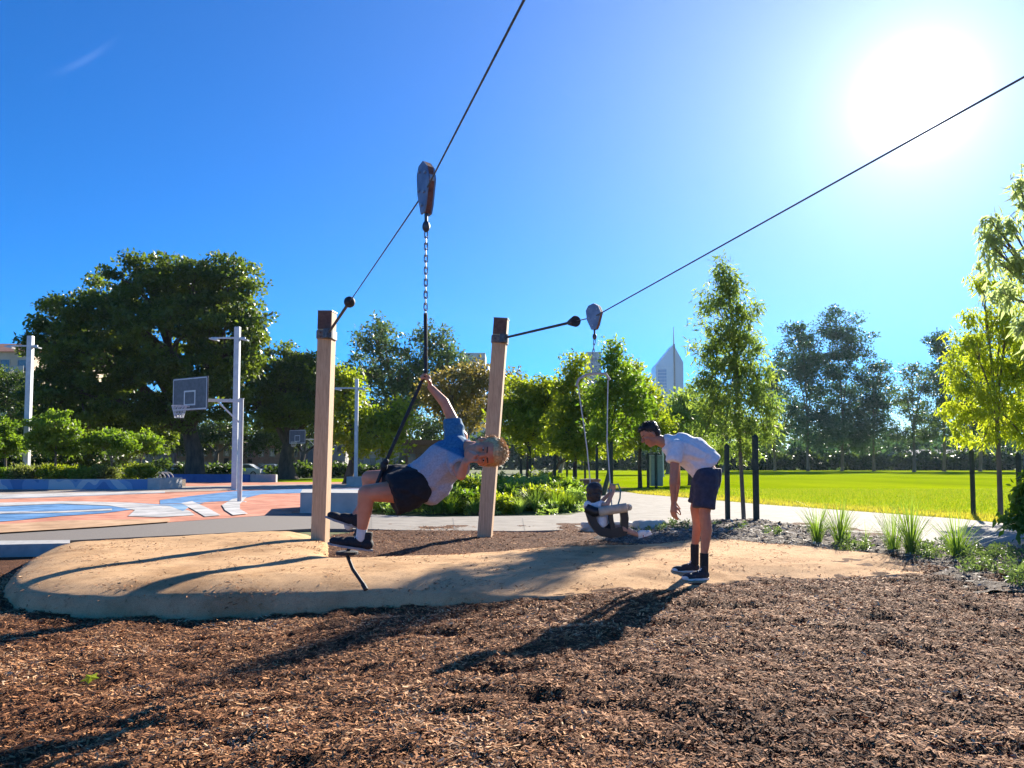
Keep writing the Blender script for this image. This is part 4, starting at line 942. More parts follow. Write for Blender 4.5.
# bike racks
for i in range(5):
    b_ = GY(149.5 + 4.2 * i, 44 + .3 * i, .22); mb = MB(); r0 = .38
    mb.tube([b_ + Vector((math.cos(PI - PI * k / 10) * r0 * .8, math.cos(PI - PI * k / 10) * r0 * .8, .5 + math.sin(PI * k / 10) * r0)) if 0 < k < 10 else b_ + Vector(((-1 if k == 0 else 1) * r0 * .8, (-1 if k == 0 else 1) * r0 * .8, 0 if False else .5)) for k in range(11)], .03, 8)
    for sg in (-1, 1): mb.tube([b_ + Vector((sg * r0 * .8, sg * r0 * .8, 0)), b_ + Vector((sg * r0 * .8, sg * r0 * .8, .5))], .03, 8)
    o = mb.build('bike_rack', M_steel, smooth=True)
    tag(o, 'steel hoop bike rack, %s in the row beside the white planter end' % ('first from the left', 'second from the left', 'middle one', 'second from the right', 'rightmost')[i], 'bike rack', 'row of hoop bike racks')
# two dark stakes per young tree
M_stake = mat('dark_stake', (.018, .03, .022), (.04, .055, .04), 12, .8, bmp=.3)
def stake(px, py0, py1, Y, w_, lab, z=.22):
    b_ = GY(px, Y, z); T = V(px, py0, Y); rt = root('tree_stake', b_, lab, 'tree stake', 'dark stakes beside the young trees')
    mb = MB(); H = T.z - z
    mb.box(b_ + Vector((0, 0, H / 2 - .05)), (w_, w_, H - .02), Matrix.Rotation(.4, 3, 'Z'), bev=w_ * .12); mb.build('stake_shaft', M_stake, rt)
    mb = MB(); R = Matrix.Rotation(.4, 3, 'Z')
    vs = [b_ + R @ Vector((sx_ * w_ / 2, sy_ * w_ / 2, H - .06)) for sx_, sy_ in ((-1, -1), (1, -1), (1, 1), (-1, 1))] + [b_ + Vector((0, 0, H))]
    mb.add(vs, [(0, 1, 4), (1, 2, 4), (2, 3, 4), (3, 0, 4), (3, 2, 1, 0)]); mb.build('stake_tip', M_stake, rt)
for a in [(727, 443, 522, 16.7, .085, 'dark stake left of the tall slender gum'), (755.5, 434, 523, 16.4, .10, 'thick dark stake right of the tall slender gum'),
          (972, 449, 516, 19.3, .085, 'dark stake left of the drooping yellow-green tree'), (1018.5, 452, 515, 18.6, .09, 'dark stake right of the drooping yellow-green tree'),
          (597, 444, 484, 31.8, .09, 'dark stake left of the crooked-trunk tree behind the girl'), (611.5, 441, 487, 31.0, .10, 'dark stake right of the crooked-trunk tree behind the girl'),
          (555, 454, 477, 36.5, .10, 'dark stake left of the bushy young tree'), (574, 456, 478, 36.2, .10, 'dark stake right of the bushy young tree'),
          (521, 446, 482, 40.5, .12, 'dark stake left of the round tree by the right post'), (530, 446, 482, 39.6, .12, 'dark stake right of the round tree by the right post'),
          (648, 453, 489, 43.5, .12, 'dark stake at the left side of the grey green cabinet'), (656, 453, 489, 43.0, .12, 'dark stake in front of the grey green cabinet'),
          (585, 458, 474, 58, .13, 'distant dark stake right of the bushy young tree'), (567, 458, 473, 60, .13, 'distant dark stake between the bushy tree\'s stakes')]: stake(*a)
# grey-green cabinet, terracotta planter, small far things
c_ = GY(657, 46, .2); rt = root('utility_cabinet', c_, 'grey-green utility cabinet on the lawn edge behind the bending man\'s head', 'cabinet')
mb = MB(); mb.box(c_ + Vector((0, .3, .95)), (.72, .55, 1.8), bev=.03); mb.build('body', mat('cabinet_green', (.20, .26, .23), (.27, .33, .29), 5, .5), rt)
mb = MB(); mb.box(c_ + Vector((0, .3, 1.875)), (.8, .62, .05), bev=.01); mb.build('lid', M_steel, rt); mb = MB(); mb.box(c_ + Vector((0, .02, .95)), (.62, .012, 1.5)); mb.build('door', mat('cabinet_door', (.24, .30, .27)), rt)
c_ = GY(590, 32, .25); rt = root('terracotta_pot', c_, 'flared brown terracotta pot behind the girl\'s head', 'pot')
mb = MB(); mb.tube([c_, c_ + Vector((0, 0, .05)), c_ + Vector((0, 0, .55)), c_ + Vector((0, 0, .6)), c_ + Vector((0, 0, .66))], [.22, .24, .40, .46, .46], 20); mb.build('bowl', mat('terracotta', (.22, .12, .07), (.32, .18, .11), 6, .8), rt)
mb = MB(); mb.ball(c_ + Vector((0, 0, .62)), (.42, .42, .07), 14, 6); mb.build('soil', M_bed, rt)
# bare autumn leaf on the mulch
g_ = mground(90, 687); mb = MB(); vs = []
for k in range(10):
    rr = .06 if k % 2 == 0 else .032; a = 2 * PI * k / 10; vs.append(g_ + Vector((math.cos(a) * rr, math.sin(a) * rr, .055 + .35 * rr * math.sin(a))))
mb.add(vs + [g_ + Vector((0, 0, .062))], [(k, (k + 1) % 10, 10) for k in range(10)])
tag(mb.build('fallen_leaf', leafmat('lime_fallen_leaf', (.45, .60, .02), (.5, .65, .03), .5, (1.5, 1.5, 1))), 'small bright lime-green leaf lying alone on the wood chips', 'leaf')

# ------------------------------------------------------------------ cars
M_glass = mat('dark_glass', (.03, .04, .05), (.05, .06, .07), 3, .1, spec=.8)
M_tyre = mat('tyre', (.02, .02, .02), (.03, .03, .03), 20, .8)
def car(px, Y, L, c, lab, rz=0, van=False):
    b_ = GY(px, Y, .22); rt = root('parked_car', b_, lab, 'car', 'cars parked behind the court hedge', rz)
    W = 1.75; m = mat('car_paint', c, tuple(x * 1.05 for x in c), 2, .28, .2)
    h = L / 2
    lower = [(-h, .35), (-h + .05, .75), (-h + .5, .86), (-h + 1.25, .93), (h - .7, .95), (h - .05, .88), (h, .45), (h - .1, .28), (-h + .1, .25)]
    mb = MB(); mb.prism([Vector((x, -W / 2, z)) for x, z in lower], (0, W, 0)); mb.build('body', m, rt, local=True)
    top = [(-h + 1.15, .92), (-h + 1.9, 1.42), (-h + 2.5, 1.48), (h - 1.3, 1.44), (h - .5, .95)] if not van else [(-h + .6, .92), (-h + 1.2, 1.75), (h - .3, 1.8), (h - .1, .95)]
    mb = MB(); mb.prism([Vector((x, -W / 2 + .12, z)) for x, z in top], (0, W - .24, 0)); mb.build('cabin', m, rt, local=True)
    cx = sum(x for x, z in top) / len(top); cz = 1.2
    for sg in (-1, 1):
        mb = MB(); mb.prism([Vector((cx + (x - cx) * .86, sg * (W / 2 - .117), cz + (z - cz) * (.72 if z > 1 else .75))) for x, z in top], (0, sg * .01, 0)); mb.build('window', M_glass, rt, local=True)
    for x in (-h + .8, h - .8):
        for sg in (-1, 1):
            mb = MB(); mb.tube([(x, sg * (W / 2 - .2), .32), (x, sg * (W / 2 + .01), .32)], .32, 18)
            wh = mb.build('wheel', M_tyre, rt, local=True)
            mb = MB(); mb.tube([(x, sg * (W / 2 + .011), .32), (x, sg * (W / 2 + .02), .32)], .2, 14); mb.build('rim', M_steel, wh, local=True)
    for sg in (-1, 1):
        mb = MB(); mb.box((-h + .06, sg * .62, .7), (.1, .3, .14)); mb.build('headlight', M_wcap, rt, local=True)
car(170, 86, 4.3, (.38, .40, .42), 'silver parked car seen right of the bike racks, leftmost of the row')
car(212, 88, 4.4, (.52, .52, .50), 'pale parked car behind the big fig trunk')
car(244, 88, 4.3, (.55, .57, .58), 'white parked car seen between the two fig trunks, left of the pair there', van=False)
car(268, 90, 4.3, (.35, .40, .44), 'grey-blue parked car just left of the second fig trunk')

# ------------------------------------------------------------------ buildings
M_win = mat('window_glass', (.05, .07, .09), (.10, .13, .16), .6, .15, spec=.8)
M_dark = mat('dark_opening', (.02, .02, .02), (.035, .03, .03), 1, .6)
def building(name, px0, px1, pyt, Y, depth, rows, cols, m, lab, roof=None, wfrac=(.5, .5), frame=None, z0=.2, para=.4, winm=None, balcony=None, door=False):
    a, b_ = GY(px0, Y, z0), GY(px1, Y, z0); T = V(px0, pyt, Y).z; H = T - z0; W = b_.x - a.x
    rt = root(name, ((a.x + b_.x) / 2, Y, z0), lab, 'building')
    mb = MB(); mb.box(((a.x + b_.x) / 2, Y + depth / 2, z0 + H / 2), (W, depth, H)); mb.build('wall', m, rt)
    if roof:
        mb = MB(); mb.prism([Vector((a.x - .6, Y - .6, T)), Vector((a.x - .6, Y + depth + .6, T)), Vector((a.x - .6, Y + depth / 2, T + 2.4))], (W + 1.2, 0, 0)); mb.build('roof', roof, rt)
    else:
        mb = MB(); mb.box(((a.x + b_.x) / 2, Y - .1, T - .15), (W + .4, .6, .45)); mb.build('parapet', frame or m, rt)
    cw, ch = W / cols, (H - para) / rows
    for i in range(cols):
        for j in range(rows):
            c = Vector((a.x + cw * (i + .5), Y, z0 + ch * (j + .52)))
            ww, hh = cw * wfrac[0], ch * wfrac[1]
            if door and j == 0 and i % 3 == 1:
                mb = MB(); mb.box(Vector((c.x, Y - .03, z0 + 1.15)), (min(1.2, ww), .06, 2.3)); mb.build('door', M_dark, rt); continue
            mb = MB()
            for dx in (-1, 1): mb.box(c + Vector((dx * (ww / 2 + .05), -.05, 0)), (.1, .12, hh + .2))
            for dz in (-1, 1): mb.box(c + Vector((0, -.05, dz * (hh / 2 + .05))), (ww, .12, .1))
            fr = mb.build('window', frame or m, rt)
            mb = MB(); mb.box(c + Vector((0, -.02, 0)), (ww, .03, hh)); mb.build('pane', winm or M_win, fr)
            if balcony and j > 0 and i % 2 == 0:
                mb = MB(); mb.box(c + Vector((0, -.7, -hh / 2 - .15)), (ww * 1.5, 1.3, .12)); mb.box(c + Vector((0, -1.32, -hh / 2 + .35)), (ww * 1.5, .06, .9)); mb.build('balcony', balcony, rt)
    return rt
M_cream = mat('cream_render', (.52, .40, .28), (.60, .48, .35), .8, .85)
M_pink = mat('pink_brick', (.36, .23, .18), (.46, .32, .26), 2, .9)
M_greyw = mat('grey_render', (.36, .35, .34), (.44, .43, .41), 1, .85)
M_roof = mat('terracotta_roof', (.28, .11, .06), (.38, .17, .10), 1, .8)
building('apartment_building', -60, 28, 352, 118, 14, 5, 5, M_cream, 'cream apartment building with a tiled roof behind the left tall lamp pole', M_roof, (.5, .5), M_wcap, balcony=M_wcap)
building('apartment_building', 34, 74, 350, 130, 12, 5, 3, M_cream, 'cream apartment block peeping over the dark tree right of the left lamp pole', M_roof, (.5, .5), M_wcap)
building('terrace_house', 176, 232, 441, 104, 10, 2, 5, M_pink, 'pinkish brick building seen between the fig trunk and the hoop pole', None, (.42, .55), M_wcap, door=True)
building('terrace_house', 100, 174, 446, 106, 10, 2, 6, M_greyw, 'grey rendered building behind the small umbrella-crowned trees', None, (.45, .5), M_wcap, door=True)
building('terrace_house', 233, 300, 443, 108, 10, 2, 6, M_pink, 'brick building seen between the two fig trunks', None, (.4, .5), M_wcap, door=True)
building('terrace_house', 300, 345, 436, 112, 10, 2, 4, M_greyw, 'pale building directly behind the left timber post', None, (.4, .5), M_wcap, door=True)
building('terrace_house', 355, 415, 450, 100, 10, 1, 5, M_greyw, 'low pale building behind the slim lamp pole and the rope', None, (.5, .5), M_wcap)
building('park_pavilion', 405, 445, 441, 66, 5, 1, 3, mat('pavilion_wall', (.10, .06, .045), (.15, .10, .08), 2), 'low brown park pavilion seen below the boy\'s raised arm', None, (.6, .5), M_endg)
building('office_tower', 459, 485, 353, 640, 30, 16, 6, mat('tower_grey', (.30, .33, .35), (.36, .39, .41), .05, .6), 'flat-topped grey office tower over the autumn tree', None, (.7, .55), M_greyw, para=3, z0=0)
building('office_tower', 587, 602, 352, 620, 20, 14, 4, mat('tower_blue', (.20, .28, .34), (.26, .34, .4), .05, .5), 'small flat-topped blue-grey tower behind the swing chain', None, (.7, .55), M_greyw, para=3, z0=0)
building('low_hall', 905, 1000, 457, 240, 12, 1, 9, M_greyw, 'long low hall beyond the lawn behind the right gums', M_greyw, (.5, .5), M_wcap)
# pointed glass tower
Yt = 820; k_ = Yt / F
def tv(px, py, dy=0): return V(px, py, Yt) + Vector((0, dy, 0))
rt = root('pointed_tower', Vector((tv(670, 466).x, Yt, 0)), 'pointed glass skyscraper with a mast, above the bending man\'s head', 'skyscraper')
xl, xm, xr = tv(656, 400).x, tv(674.5, 400).x, tv(684, 400).x; zs, zp, zr = tv(0, 366).z, tv(0, 344).z, tv(0, 362).z
M_tglass = mat('tower_glass_light', (.34, .42, .50), (.42, .50, .58), .02, .25, .3); M_tg2 = mat('tower_glass_blue', (.10, .20, .32), (.14, .26, .40), .03, .15, .3)
mb = MB(); mb.prism([Vector((xl, Yt, 0)), Vector((xm, Yt, 0)), Vector((xm, Yt, zp)), Vector((xl, Yt, zs))], (0, 26, 0)); mb.build('front_tower', M_tglass, rt)
mb = MB(); mb.prism([Vector((xm + .3, Yt + 1.5, 0)), Vector((xr, Yt + 1.5, 0)), Vector((xr, Yt + 1.5, zr)), Vector((xm + .3, Yt + 1.5, zp - 1))], (0, 24, 0)); mb.build('side_tower', mat('tower_side', (.24, .32, .40), (.3, .38, .46), .02, .3, .3), rt)
mb = MB(); mb.box(((xl + xm) / 2 - 3, Yt - .3, zs - 30), (9, .5, 54)); mb.build('glass_panel', M_tg2, rt)
mb = MB()
for i in range(22): mb.box(((xl + xm) / 2, Yt - .7, zs - 3.5 * i), (xm - xl, .3, .5))
mb.build('floor_bands', M_tglass, rt)
mb = MB(); mb.box((xm + .2, Yt - .5, zp / 2), (1.4, 1.2, zp)); mb.build('dark_rib', M_dsteel, rt)
mb = MB(); mb.tube([(xm, Yt + 1, zp - 2), (xm, Yt + 1, tv(0, 336).z), (xm, Yt + 1, tv(0, 327).z)], [.9, .6, .3], 8); mb.build('mast', M_steel, rt)
# distant people-sized white things near the far gums
# ------------------------------------------------------------------ people
def capsule(mb, a, b, ra, rb, n=14, flat=(False, False)):
    a, b = Vector(a), Vector(b); d = b - a
    if d.length < 1e-5: mb.ball(a, max(ra, rb), n, 8); return
    dn = d.normalized(); pts = []; rr = []
    if not flat[0]:
        for k in (1, .94, .75, .45): pts.append(a - dn * ra * k); rr.append(max(.02 * ra, ra * math.sqrt(max(0, 1 - k * k))))
    pts.append(a); rr.append(ra); pts.append(a.lerp(b, .5)); rr.append((ra + rb) / 2); pts.append(b); rr.append(rb)
    if not flat[1]:
        for k in (.45, .75, .94, 1): pts.append(b + dn * rb * k); rr.append(max(.02 * rb, rb * math.sqrt(max(0, 1 - k * k))))
    # straight axis -> stable frame
    u = dn.orthogonal().normalized(); w_ = dn.cross(u); vs = []
    for p, r in zip(pts, rr):
        for k in range(n): t = 2 * PI * k / n; vs.append(p + (u * math.cos(t) + w_ * math.sin(t)) * r)
    fs = [tuple(range(n))[::-1], tuple(range((len(pts) - 1) * n, len(pts) * n))]
    for i in range(len(pts) - 1):
        for k in range(n): fs.append((i * n + k, i * n + (k + 1) % n, (i + 1) * n + (k + 1) % n, (i + 1) * n + k))
    mb.add(vs, fs)
def chainc(mb, pts, rads, flat=(False, False)):
    for i in range(len(pts) - 1): capsule(mb, pts[i], pts[i + 1], rads[i], rads[i + 1], flat=(flat[0] and i == 0, flat[1] and i == len(pts) - 2))
def frame(f, u):
    f = Vector(f).normalized(); u = Vector(u); u = (u - f * u.dot(f)).normalized(); s = u.cross(f).normalized(); return f, s, u   # forward, left side, up
def ell(mb, c, fr, r, n=18):
    R = Matrix(fr).transposed(); mb.ball(c, r, n, 12, R)
def bake(mb, name, m, parent, vox=.007, sm=4, smf=.5, wrinkle=0, wscale=.12, seed=1, deci=None):
    me = bpy.data.meshes.new('tmp'); me.from_pydata([tuple(v) for v in mb.v], [], mb.f); me.update()
    bm = bmesh.new(); bm.from_mesh(me); bmesh.ops.recalc_face_normals(bm, faces=bm.faces); bm.to_mesh(me); bm.free()
    o = bpy.data.objects.new('tmp', me); COL.objects.link(o)
    r = o.modifiers.new('r', 'REMESH'); r.mode = 'VOXEL'; r.voxel_size = vox
    if sm: s = o.modifiers.new('s', 'SMOOTH'); s.factor = smf; s.iterations = sm
    dg = bpy.context.evaluated_depsgraph_get(); ev = o.evaluated_get(dg)
    out = bpy.data.meshes.new_from_object(ev, depsgraph=dg)
    bpy.data.objects.remove(o); bpy.data.meshes.remove(me)
    if wrinkle:
        n = len(out.vertices); co = np.empty(n * 3, np.float32); out.vertices.foreach_get('co', co); co = co.reshape(-1, 3)
        no = np.empty(n * 3, np.float32); out.vertices.foreach_get('normal', no); no = no.reshape(-1, 3)
        a = vnoise(co[:, 0] * 1.0 + co[:, 2] * 1.7, co[:, 1] * .8 + co[:, 2] * .9 - co[:, 0], wscale, seed); b_ = vnoise(co[:, 0] + co[:, 2] * .5, co[:, 1] - co[:, 2] * 1.5, wscale * .45, seed + 1)
        co += no * ((1 - np.abs(2 * a - 1)) * wrinkle + (b_ - .5) * wrinkle * .6)[:, None]
        out.vertices.foreach_set('co', co.ravel()); out.update()
    return link_mesh(name, out, m, parent, smooth=True)
def skinmat(name, c, c2):
    return mat(name, c, c2, 9, .5, spec=.4, sss=.12, detail=3, bmp=.08, bscale=300, bdist=.001)
def head_shape(mb, c, fr, s=1.0, ears=True):
    f, sd, u = fr; P = lambda a, b_, k: c + (f * a + sd * b_ + u * k) * s
    ell(mb, P(-.005, 0, .035), fr, (.098 * s, .077 * s, .090 * s)); ell(mb, P(.022, 0, -.045), fr, (.068 * s, .060 * s, .075 * s))
    ell(mb, P(.052, 0, -.092), fr, (.030 * s, .034 * s, .024 * s)); ell(mb, P(.075, 0, .028), fr, (.020 * s, .056 * s, .013 * s))
    capsule(mb, P(.088, 0, .016), P(.112, 0, -.022), .010 * s, .0145 * s); ell(mb, P(.098, .013, -.026), fr, (.013 * s, .008 * s, .008 * s)); ell(mb, P(.098, -.013, -.026), fr, (.013 * s, .008 * s, .008 * s))
    ell(mb, P(.084, 0, -.052), fr, (.013 * s, .026 * s, .007 * s)); ell(mb, P(.082, 0, -.064), fr, (.013 * s, .023 * s, .008 * s))
    for q in (-1, 1):
        ell(mb, P(.062, q * .040, -.018), fr, (.028 * s, .024 * s, .026 * s))
        if ears: ell(mb, P(-.006, q * .079, -.008), fr, (.019 * s, .010 * s, .032 * s))
def face_parts(c, fr, s, body, eyes=True):
    f, sd, u = fr; P = lambda a, b_, k: c + (f * a + sd * b_ + u * k) * s
    for q in (-1, 1):
        mb = MB(); ell(mb, P(.082, q * .032, .004), fr, (.011 * s, .014 * s, .0048 * s)); e = mb.build('eye', M_eyew, body, smooth=True)
        mb = MB(); ell(mb, P(.0895, q * .032, .004), fr, (.005 * s, .0062 * s, .0045 * s)); mb.build('iris', M_eyed, e, smooth=True)
        mb = MB(); capsule(mb, P(.094, q * .018, .027), P(.084, q * .048, .029), .0045 * s, .003 * s, 8); mb.build('eyebrow', M_brow, body, smooth=True)
    mb = MB(); ell(mb, P(.0925, 0, -.0575), fr, (.005 * s, .020 * s, .0025 * s)); mb.build('mouth', M_lip, body, smooth=True)
M_eyew = mat('eye_white', (.42, .36, .33)); M_eyed = mat('eye_dark', (.03, .02, .015), rough=.2); M_brow = mat('brow', (.06, .035, .02)); M_lip = mat('lips', (.30, .09, .07), rough=.5)
def hair_tufts(c, fr, s, m, parent, zone, n, ln, rad, seed, comb=(0, 0, 0), name='hair_strands', flow=.5):
    """short strands growing from the scalp"""
    r = np.random.RandomState(seed); f, sd, u = fr; mb = MB(); k = 0
    while k < n:
        v = Vector(r.randn(3)).normalized()
        if not zone(v): continue
        k += 1
        p = c + (f * (v.x * .101 - .006) + sd * v.y * .083 + u * (v.z * .094 + .037)) * s
        nn = (f * v.x + sd * v.y + u * v.z).normalized(); cm = (f * comb[0] + sd * comb[1] + u * comb[2])
        d = (nn * (1 - flow) + cm * flow + Vector(r.randn(3)) * .22); d.normalize(); l = ln * (.6 + .7 * r.rand())
        mb.tube([p - nn * .006, p + d * l * .5 + nn * .004, p + d * l], [rad, rad * .8, rad * .2], 4, cap=False)
    mb.build(name, m, parent, fixn=False)
def hand(mb, w_, d, n, t, s=1.0, curl=(.5, .5, .4), spread=.12, thumb=.6):
    """w_: wrist; d: towards fingers; n: palm normal (fingers curl towards it); t: thumb side"""
    d = Vector(d).normalized(); n = Vector(n); n = (n - d * n.dot(d)).normalized(); t = Vector(t); t = (t - d * t.dot(d) - n * t.dot(n)).normalized()
    kn = w_ + d * .085 * s
    for k in (-1.5, -.5, .5, 1.5):
        capsule(mb, w_ + t * k * .009 * s, kn + t * k * .019 * s, .015 * s, .0125 * s, 8)
    L = {1.5: (.042, .026, .02), .5: (.047, .03, .022), -.5: (.043, .028, .021), -1.5: (.034, .021, .018)}
    for k, seg in L.items():
        p = kn + t * k * .0195 * s; a = 0; tt = t * spread * k * .5
        for j, (l, c) in enumerate(zip(seg, curl)):
            a += c; v = (d * math.cos(a) + n * math.sin(a) + tt * (1 - a / 3)).normalized(); q = p + v * l * s
            capsule(mb, p, q, (.0095 - .001 * j) * s, (.0088 - .001 * j) * s, 8); p = q
    p = w_ + d * .028 * s + t * .020 * s; q = p + (t * .75 + d * .6 + n * .3).normalized() * .042 * s; capsule(mb, p, q, .014 * s, .011 * s, 8)
    q2 = q + (d * .8 + t * (.5 - thumb * .7) + n * thumb).normalized() * .033 * s; capsule(mb, q, q2, .0105 * s, .009 * s, 8)
    q3 = q2 + (d * .7 + t * (.2 - thumb) + n * thumb).normalized() * .024 * s; capsule(mb, q2, q3, .009 * s, .008 * s, 8)
M_blk = mat('black_fabric', (.006, .007, .010), (.014, .015, .019), 40, .85, bmp=.3, bscale=150, bdist=.002)
M_solew = mat('white_sole', (.62, .61, .58), (.74, .73, .70), 30, .6)
M_snk_ = mat('black_knit', (.010, .010, .012), (.022, .022, .026), 90, .8, bmp=.3, bscale=300, bdist=.001)
M_soleg = mat('grey_sole', (.22, .22, .23), (.34, .34, .34), 30, .6)
M_lace = mat('white_lace', (.68, .68, .66), rough=.7)
def shoe(heel, toe_dir, up, parent, mU, L=.28, hi=.07, Wd=.095, toecap=None, laces=True, soleth=.026, name='shoe'):
    f, sd, u = frame(toe_dir, up); P = lambda a, b_, k: heel + f * a * L + sd * b_ * Wd + u * k
    mb = MB(); z = soleth
    ell(mb, P(.16, 0, z + .03), (f, sd, u), (.15 * L, .42 * Wd, .045)); ell(mb, P(.42, 0, z + .028), (f, sd, u), (.28 * L, .40 * Wd, .044)); ell(mb, P(.72, 0, z + .016), (f, sd, u), (.26 * L, .47 * Wd, .036))
    capsule(mb, P(.16, 0, z + .03), P(.20, 0, z + .04 + hi), .036, .040, flat=(False, True)); capsule(mb, P(.25, 0, z + .05), P(.52, 0, z + .038), .036, .030)
    b_ = bake(mb, name, mU, parent, .006, 3)
    mb = MB(); pts = []
    for k in range(24):
        t = 2 * PI * k / 24; a = .5 - .5 * math.cos(t); wv = .5 * (.80 + .25 * math.sin(a * PI * .9 - .5)) * (1 if True else 0)
        pts.append((a, math.sin(t) * wv))
    mb.prism([P(a, b2, 0) for a, b2 in pts], u * soleth); mb.build('sole', M_solew if mU is not M_snk_ else M_soleg, b_)
    if toecap:
        mb = MB(); ell(mb, P(.86, 0, z + .008), (f, sd, u), (.125 * L, .42 * Wd, .030)); mb.build('toe_cap', toecap, b_, smooth=True)
    if laces:
        mb = MB()
        for k in range(5):
            a = .32 + .075 * k; zz = z + .095 - .013 * k * 1.4
            mb.tube([P(a, -.26, zz - .014), P(a + .02, 0, zz), P(a + .04, .26, zz - .014)], .0035, 5)
        mb.tube([P(.36, .0, z + .095), P(.33, .25, z + .10), P(.40, .30, z + .075)], .003, 5); mb.build('laces', M_lace, b_)
    return b_
def person(body_mb, m, label, vox=.0065, sm=3):
    o = bake(body_mb, 'person', m, None, vox, sm); return tag(o, label, 'person')

# ---- the man, bending forward, seen from his left side, hands hanging
Ym = 8.15; W = lambda px, py, dy=0: V(px, py, Ym + dy)
SK1 = skinmat('tanned_skin', (.42, .165, .09), (.52, .23, .13))
mb = MB()
hc = W(650.5, 434.5, 0); hf = frame((-.86, -.12, -.50), (-.42, 0, .9)); head_shape(mb, hc, hf, 1.02)
capsule(mb, W(656, 439), W(668, 444), .058, .066); 
pelv = W(707, 476); chest = W(683, 449); mid = W(697, 459)
chainc(mb, [pelv, mid, chest, W(672, 446)], [.125, .115, .135, .10])
# near arm
capsule(mb, W(676, 449, -.18), W(673, 484, -.22), .052, .040); capsule(mb, W(673, 484, -.22), W(673.5, 503, -.20), .038, .026)
hand(mb, W(673.5, 503, -.20), (-.02, 0, -1), (.75, .5, 0), (-.6, -.8, 0), 1.08, (.3, .45, .35), .04, .35)
# far arm, hangs behind
capsule(mb, W(675, 450, .18), W(677, 484, .18), .050, .039); capsule(mb, W(677, 484, .18), W(675, 500, .10), .037, .026)
hand(mb, W(675, 500, .10), (.0, -.05, -1), (.7, -.3, 0), (-.6, .8, 0), 1.0, (.4, .4, .3), .04)
# legs
ank_n, ank_f = W(704, 556, -.12), W(694.5, 547, .13)
chainc(mb, [W(707, 480, -.09), W(704.5, 513, -.11), W(706.5, 530, -.115), ank_n], [.098, .060, .058, .037])
chainc(mb, [W(706, 480, .09), W(695.5, 508, .12), W(698, 524, .125), ank_f], [.096, .058, .056, .036])
man = person(mb, SK1, 'man in white t-shirt and navy shorts bending forward on the mound\'s edge')
M_wt = mat('white_tshirt', (.66, .66, .68), (.78, .78, .80), 30, .85, bmp=.15, bscale=200)
mb = MB()
chainc(mb, [W(708.5, 466.5), W(698, 455.5), W(684, 449), W(674, 447)], [.150, .152, .158, .118], flat=(True, False))
for sg, x0 in ((-1, 0), (1, 1)):
    capsule(mb, W(676, 447, sg * .16), W(673.6, 462, sg * .20), .074, .072, flat=(False, True))
capsule(mb, W(668, 442), W(676, 447), .075, .11); capsule(mb, W(690, 455), W(703, 468), .13, .135, flat=(False, True)); capsule(mb, W(683, 443.5), W(697, 450), .11, .12)
bake(mb, 'tshirt', M_wt, man, .009, 4, wrinkle=.017, wscale=.15, seed=4)
M_navy = mat('navy_shorts', (.018, .026, .05), (.035, .045, .08), 20, .85, bmp=.2, bscale=120)
mb = MB(); chainc(mb, [W(707.5, 468), W(707, 480)], [.145, .150], flat=(True, False))
capsule(mb, W(706.5, 478, -.09), W(703.8, 508, -.11), .128, .112, flat=(False, True)); capsule(mb, W(705, 478, .09), W(698.5, 504, .12), .125, .108, flat=(False, True))
bake(mb, 'shorts', M_navy, man, .009, 4, wrinkle=.010, wscale=.13, seed=6)
M_hairb = mat('black_hair', (.010, .008, .007), (.025, .018, .014), 80, .5, spec=.5)
mb = MB(); f, sd, u = hf
ell(mb, hc + (f * -.022 + u * .052) * 1.02, hf, (.092, .084, .082)); ell(mb, hc + f * -.055 + u * .0, hf, (.050, .072, .062)); ell(mb, hc + f * .045 + u * .098, hf, (.042, .056, .026))
hr = bake(mb, 'hair', M_hairb, man, .006, 2, wrinkle=.008, wscale=.03)
hair_tufts(hc, hf, 1.03, M_hairb, hr, lambda v: v.z > .35 or (v.x < -.3 and v.z > -.35), 420, .022, .0035, 3, (.5, 0, .3), flow=.4)
face_parts(hc, hf, 1.02, man)
M_csh = mat('black_canvas', (.014, .016, .022), (.028, .03, .04), 60, .8, bmp=.3, bscale=250, bdist=.001)
for ank, dy, td in ((ank_n, -.12, (-1, -.28, 0)), (ank_f, .13, (-1, -.15, 0))):
    gz = min(float(mound_z(np.array([ank.x + q]), np.array([ank.y - .04]))[0][0]) for q in (.05, -.1, -.22)) - .006; heel = Vector((ank.x + .055, ank.y + .01, gz + .004))
    shoe(heel, td, (0, 0, 1), man, M_csh, .315, .085, .105, M_solew)
    mb = MB(); capsule(mb, Vector((ank.x, ank.y, gz + .10)), Vector((ank.x + .003, ank.y, max(ank.z + .03, gz + .25))), .043, .045, flat=(False, True)); mb.build('sock', M_blk, man, smooth=True)
    print('man foot', ank, gz)

# ---- the boy hanging sideways from the rope
Yb = 5.6; B = lambda px, py, dy=0: V(px, py, Yb + dy)
SK2 = skinmat('fair_skin', (.62, .22, .115), (.70, .29, .165))
mb = MB()
bh = B(484, 452.0, -.16); up_b = Vector((.98, -.10, .0)); fwd_b = Vector((-.05, -.95, -.22)); bf = frame(fwd_b, up_b); S_ = 1.16
head_shape(mb, bh, bf, S_)
capsule(mb, B(474, 449, -.08), B(461, 448, .02), .055, .062)
hip = B(407, 484, .04)
chainc(mb, [hip, B(425, 477, .03), B(446, 459, .02), B(456, 449, .02)], [.125, .115, .12, .09])
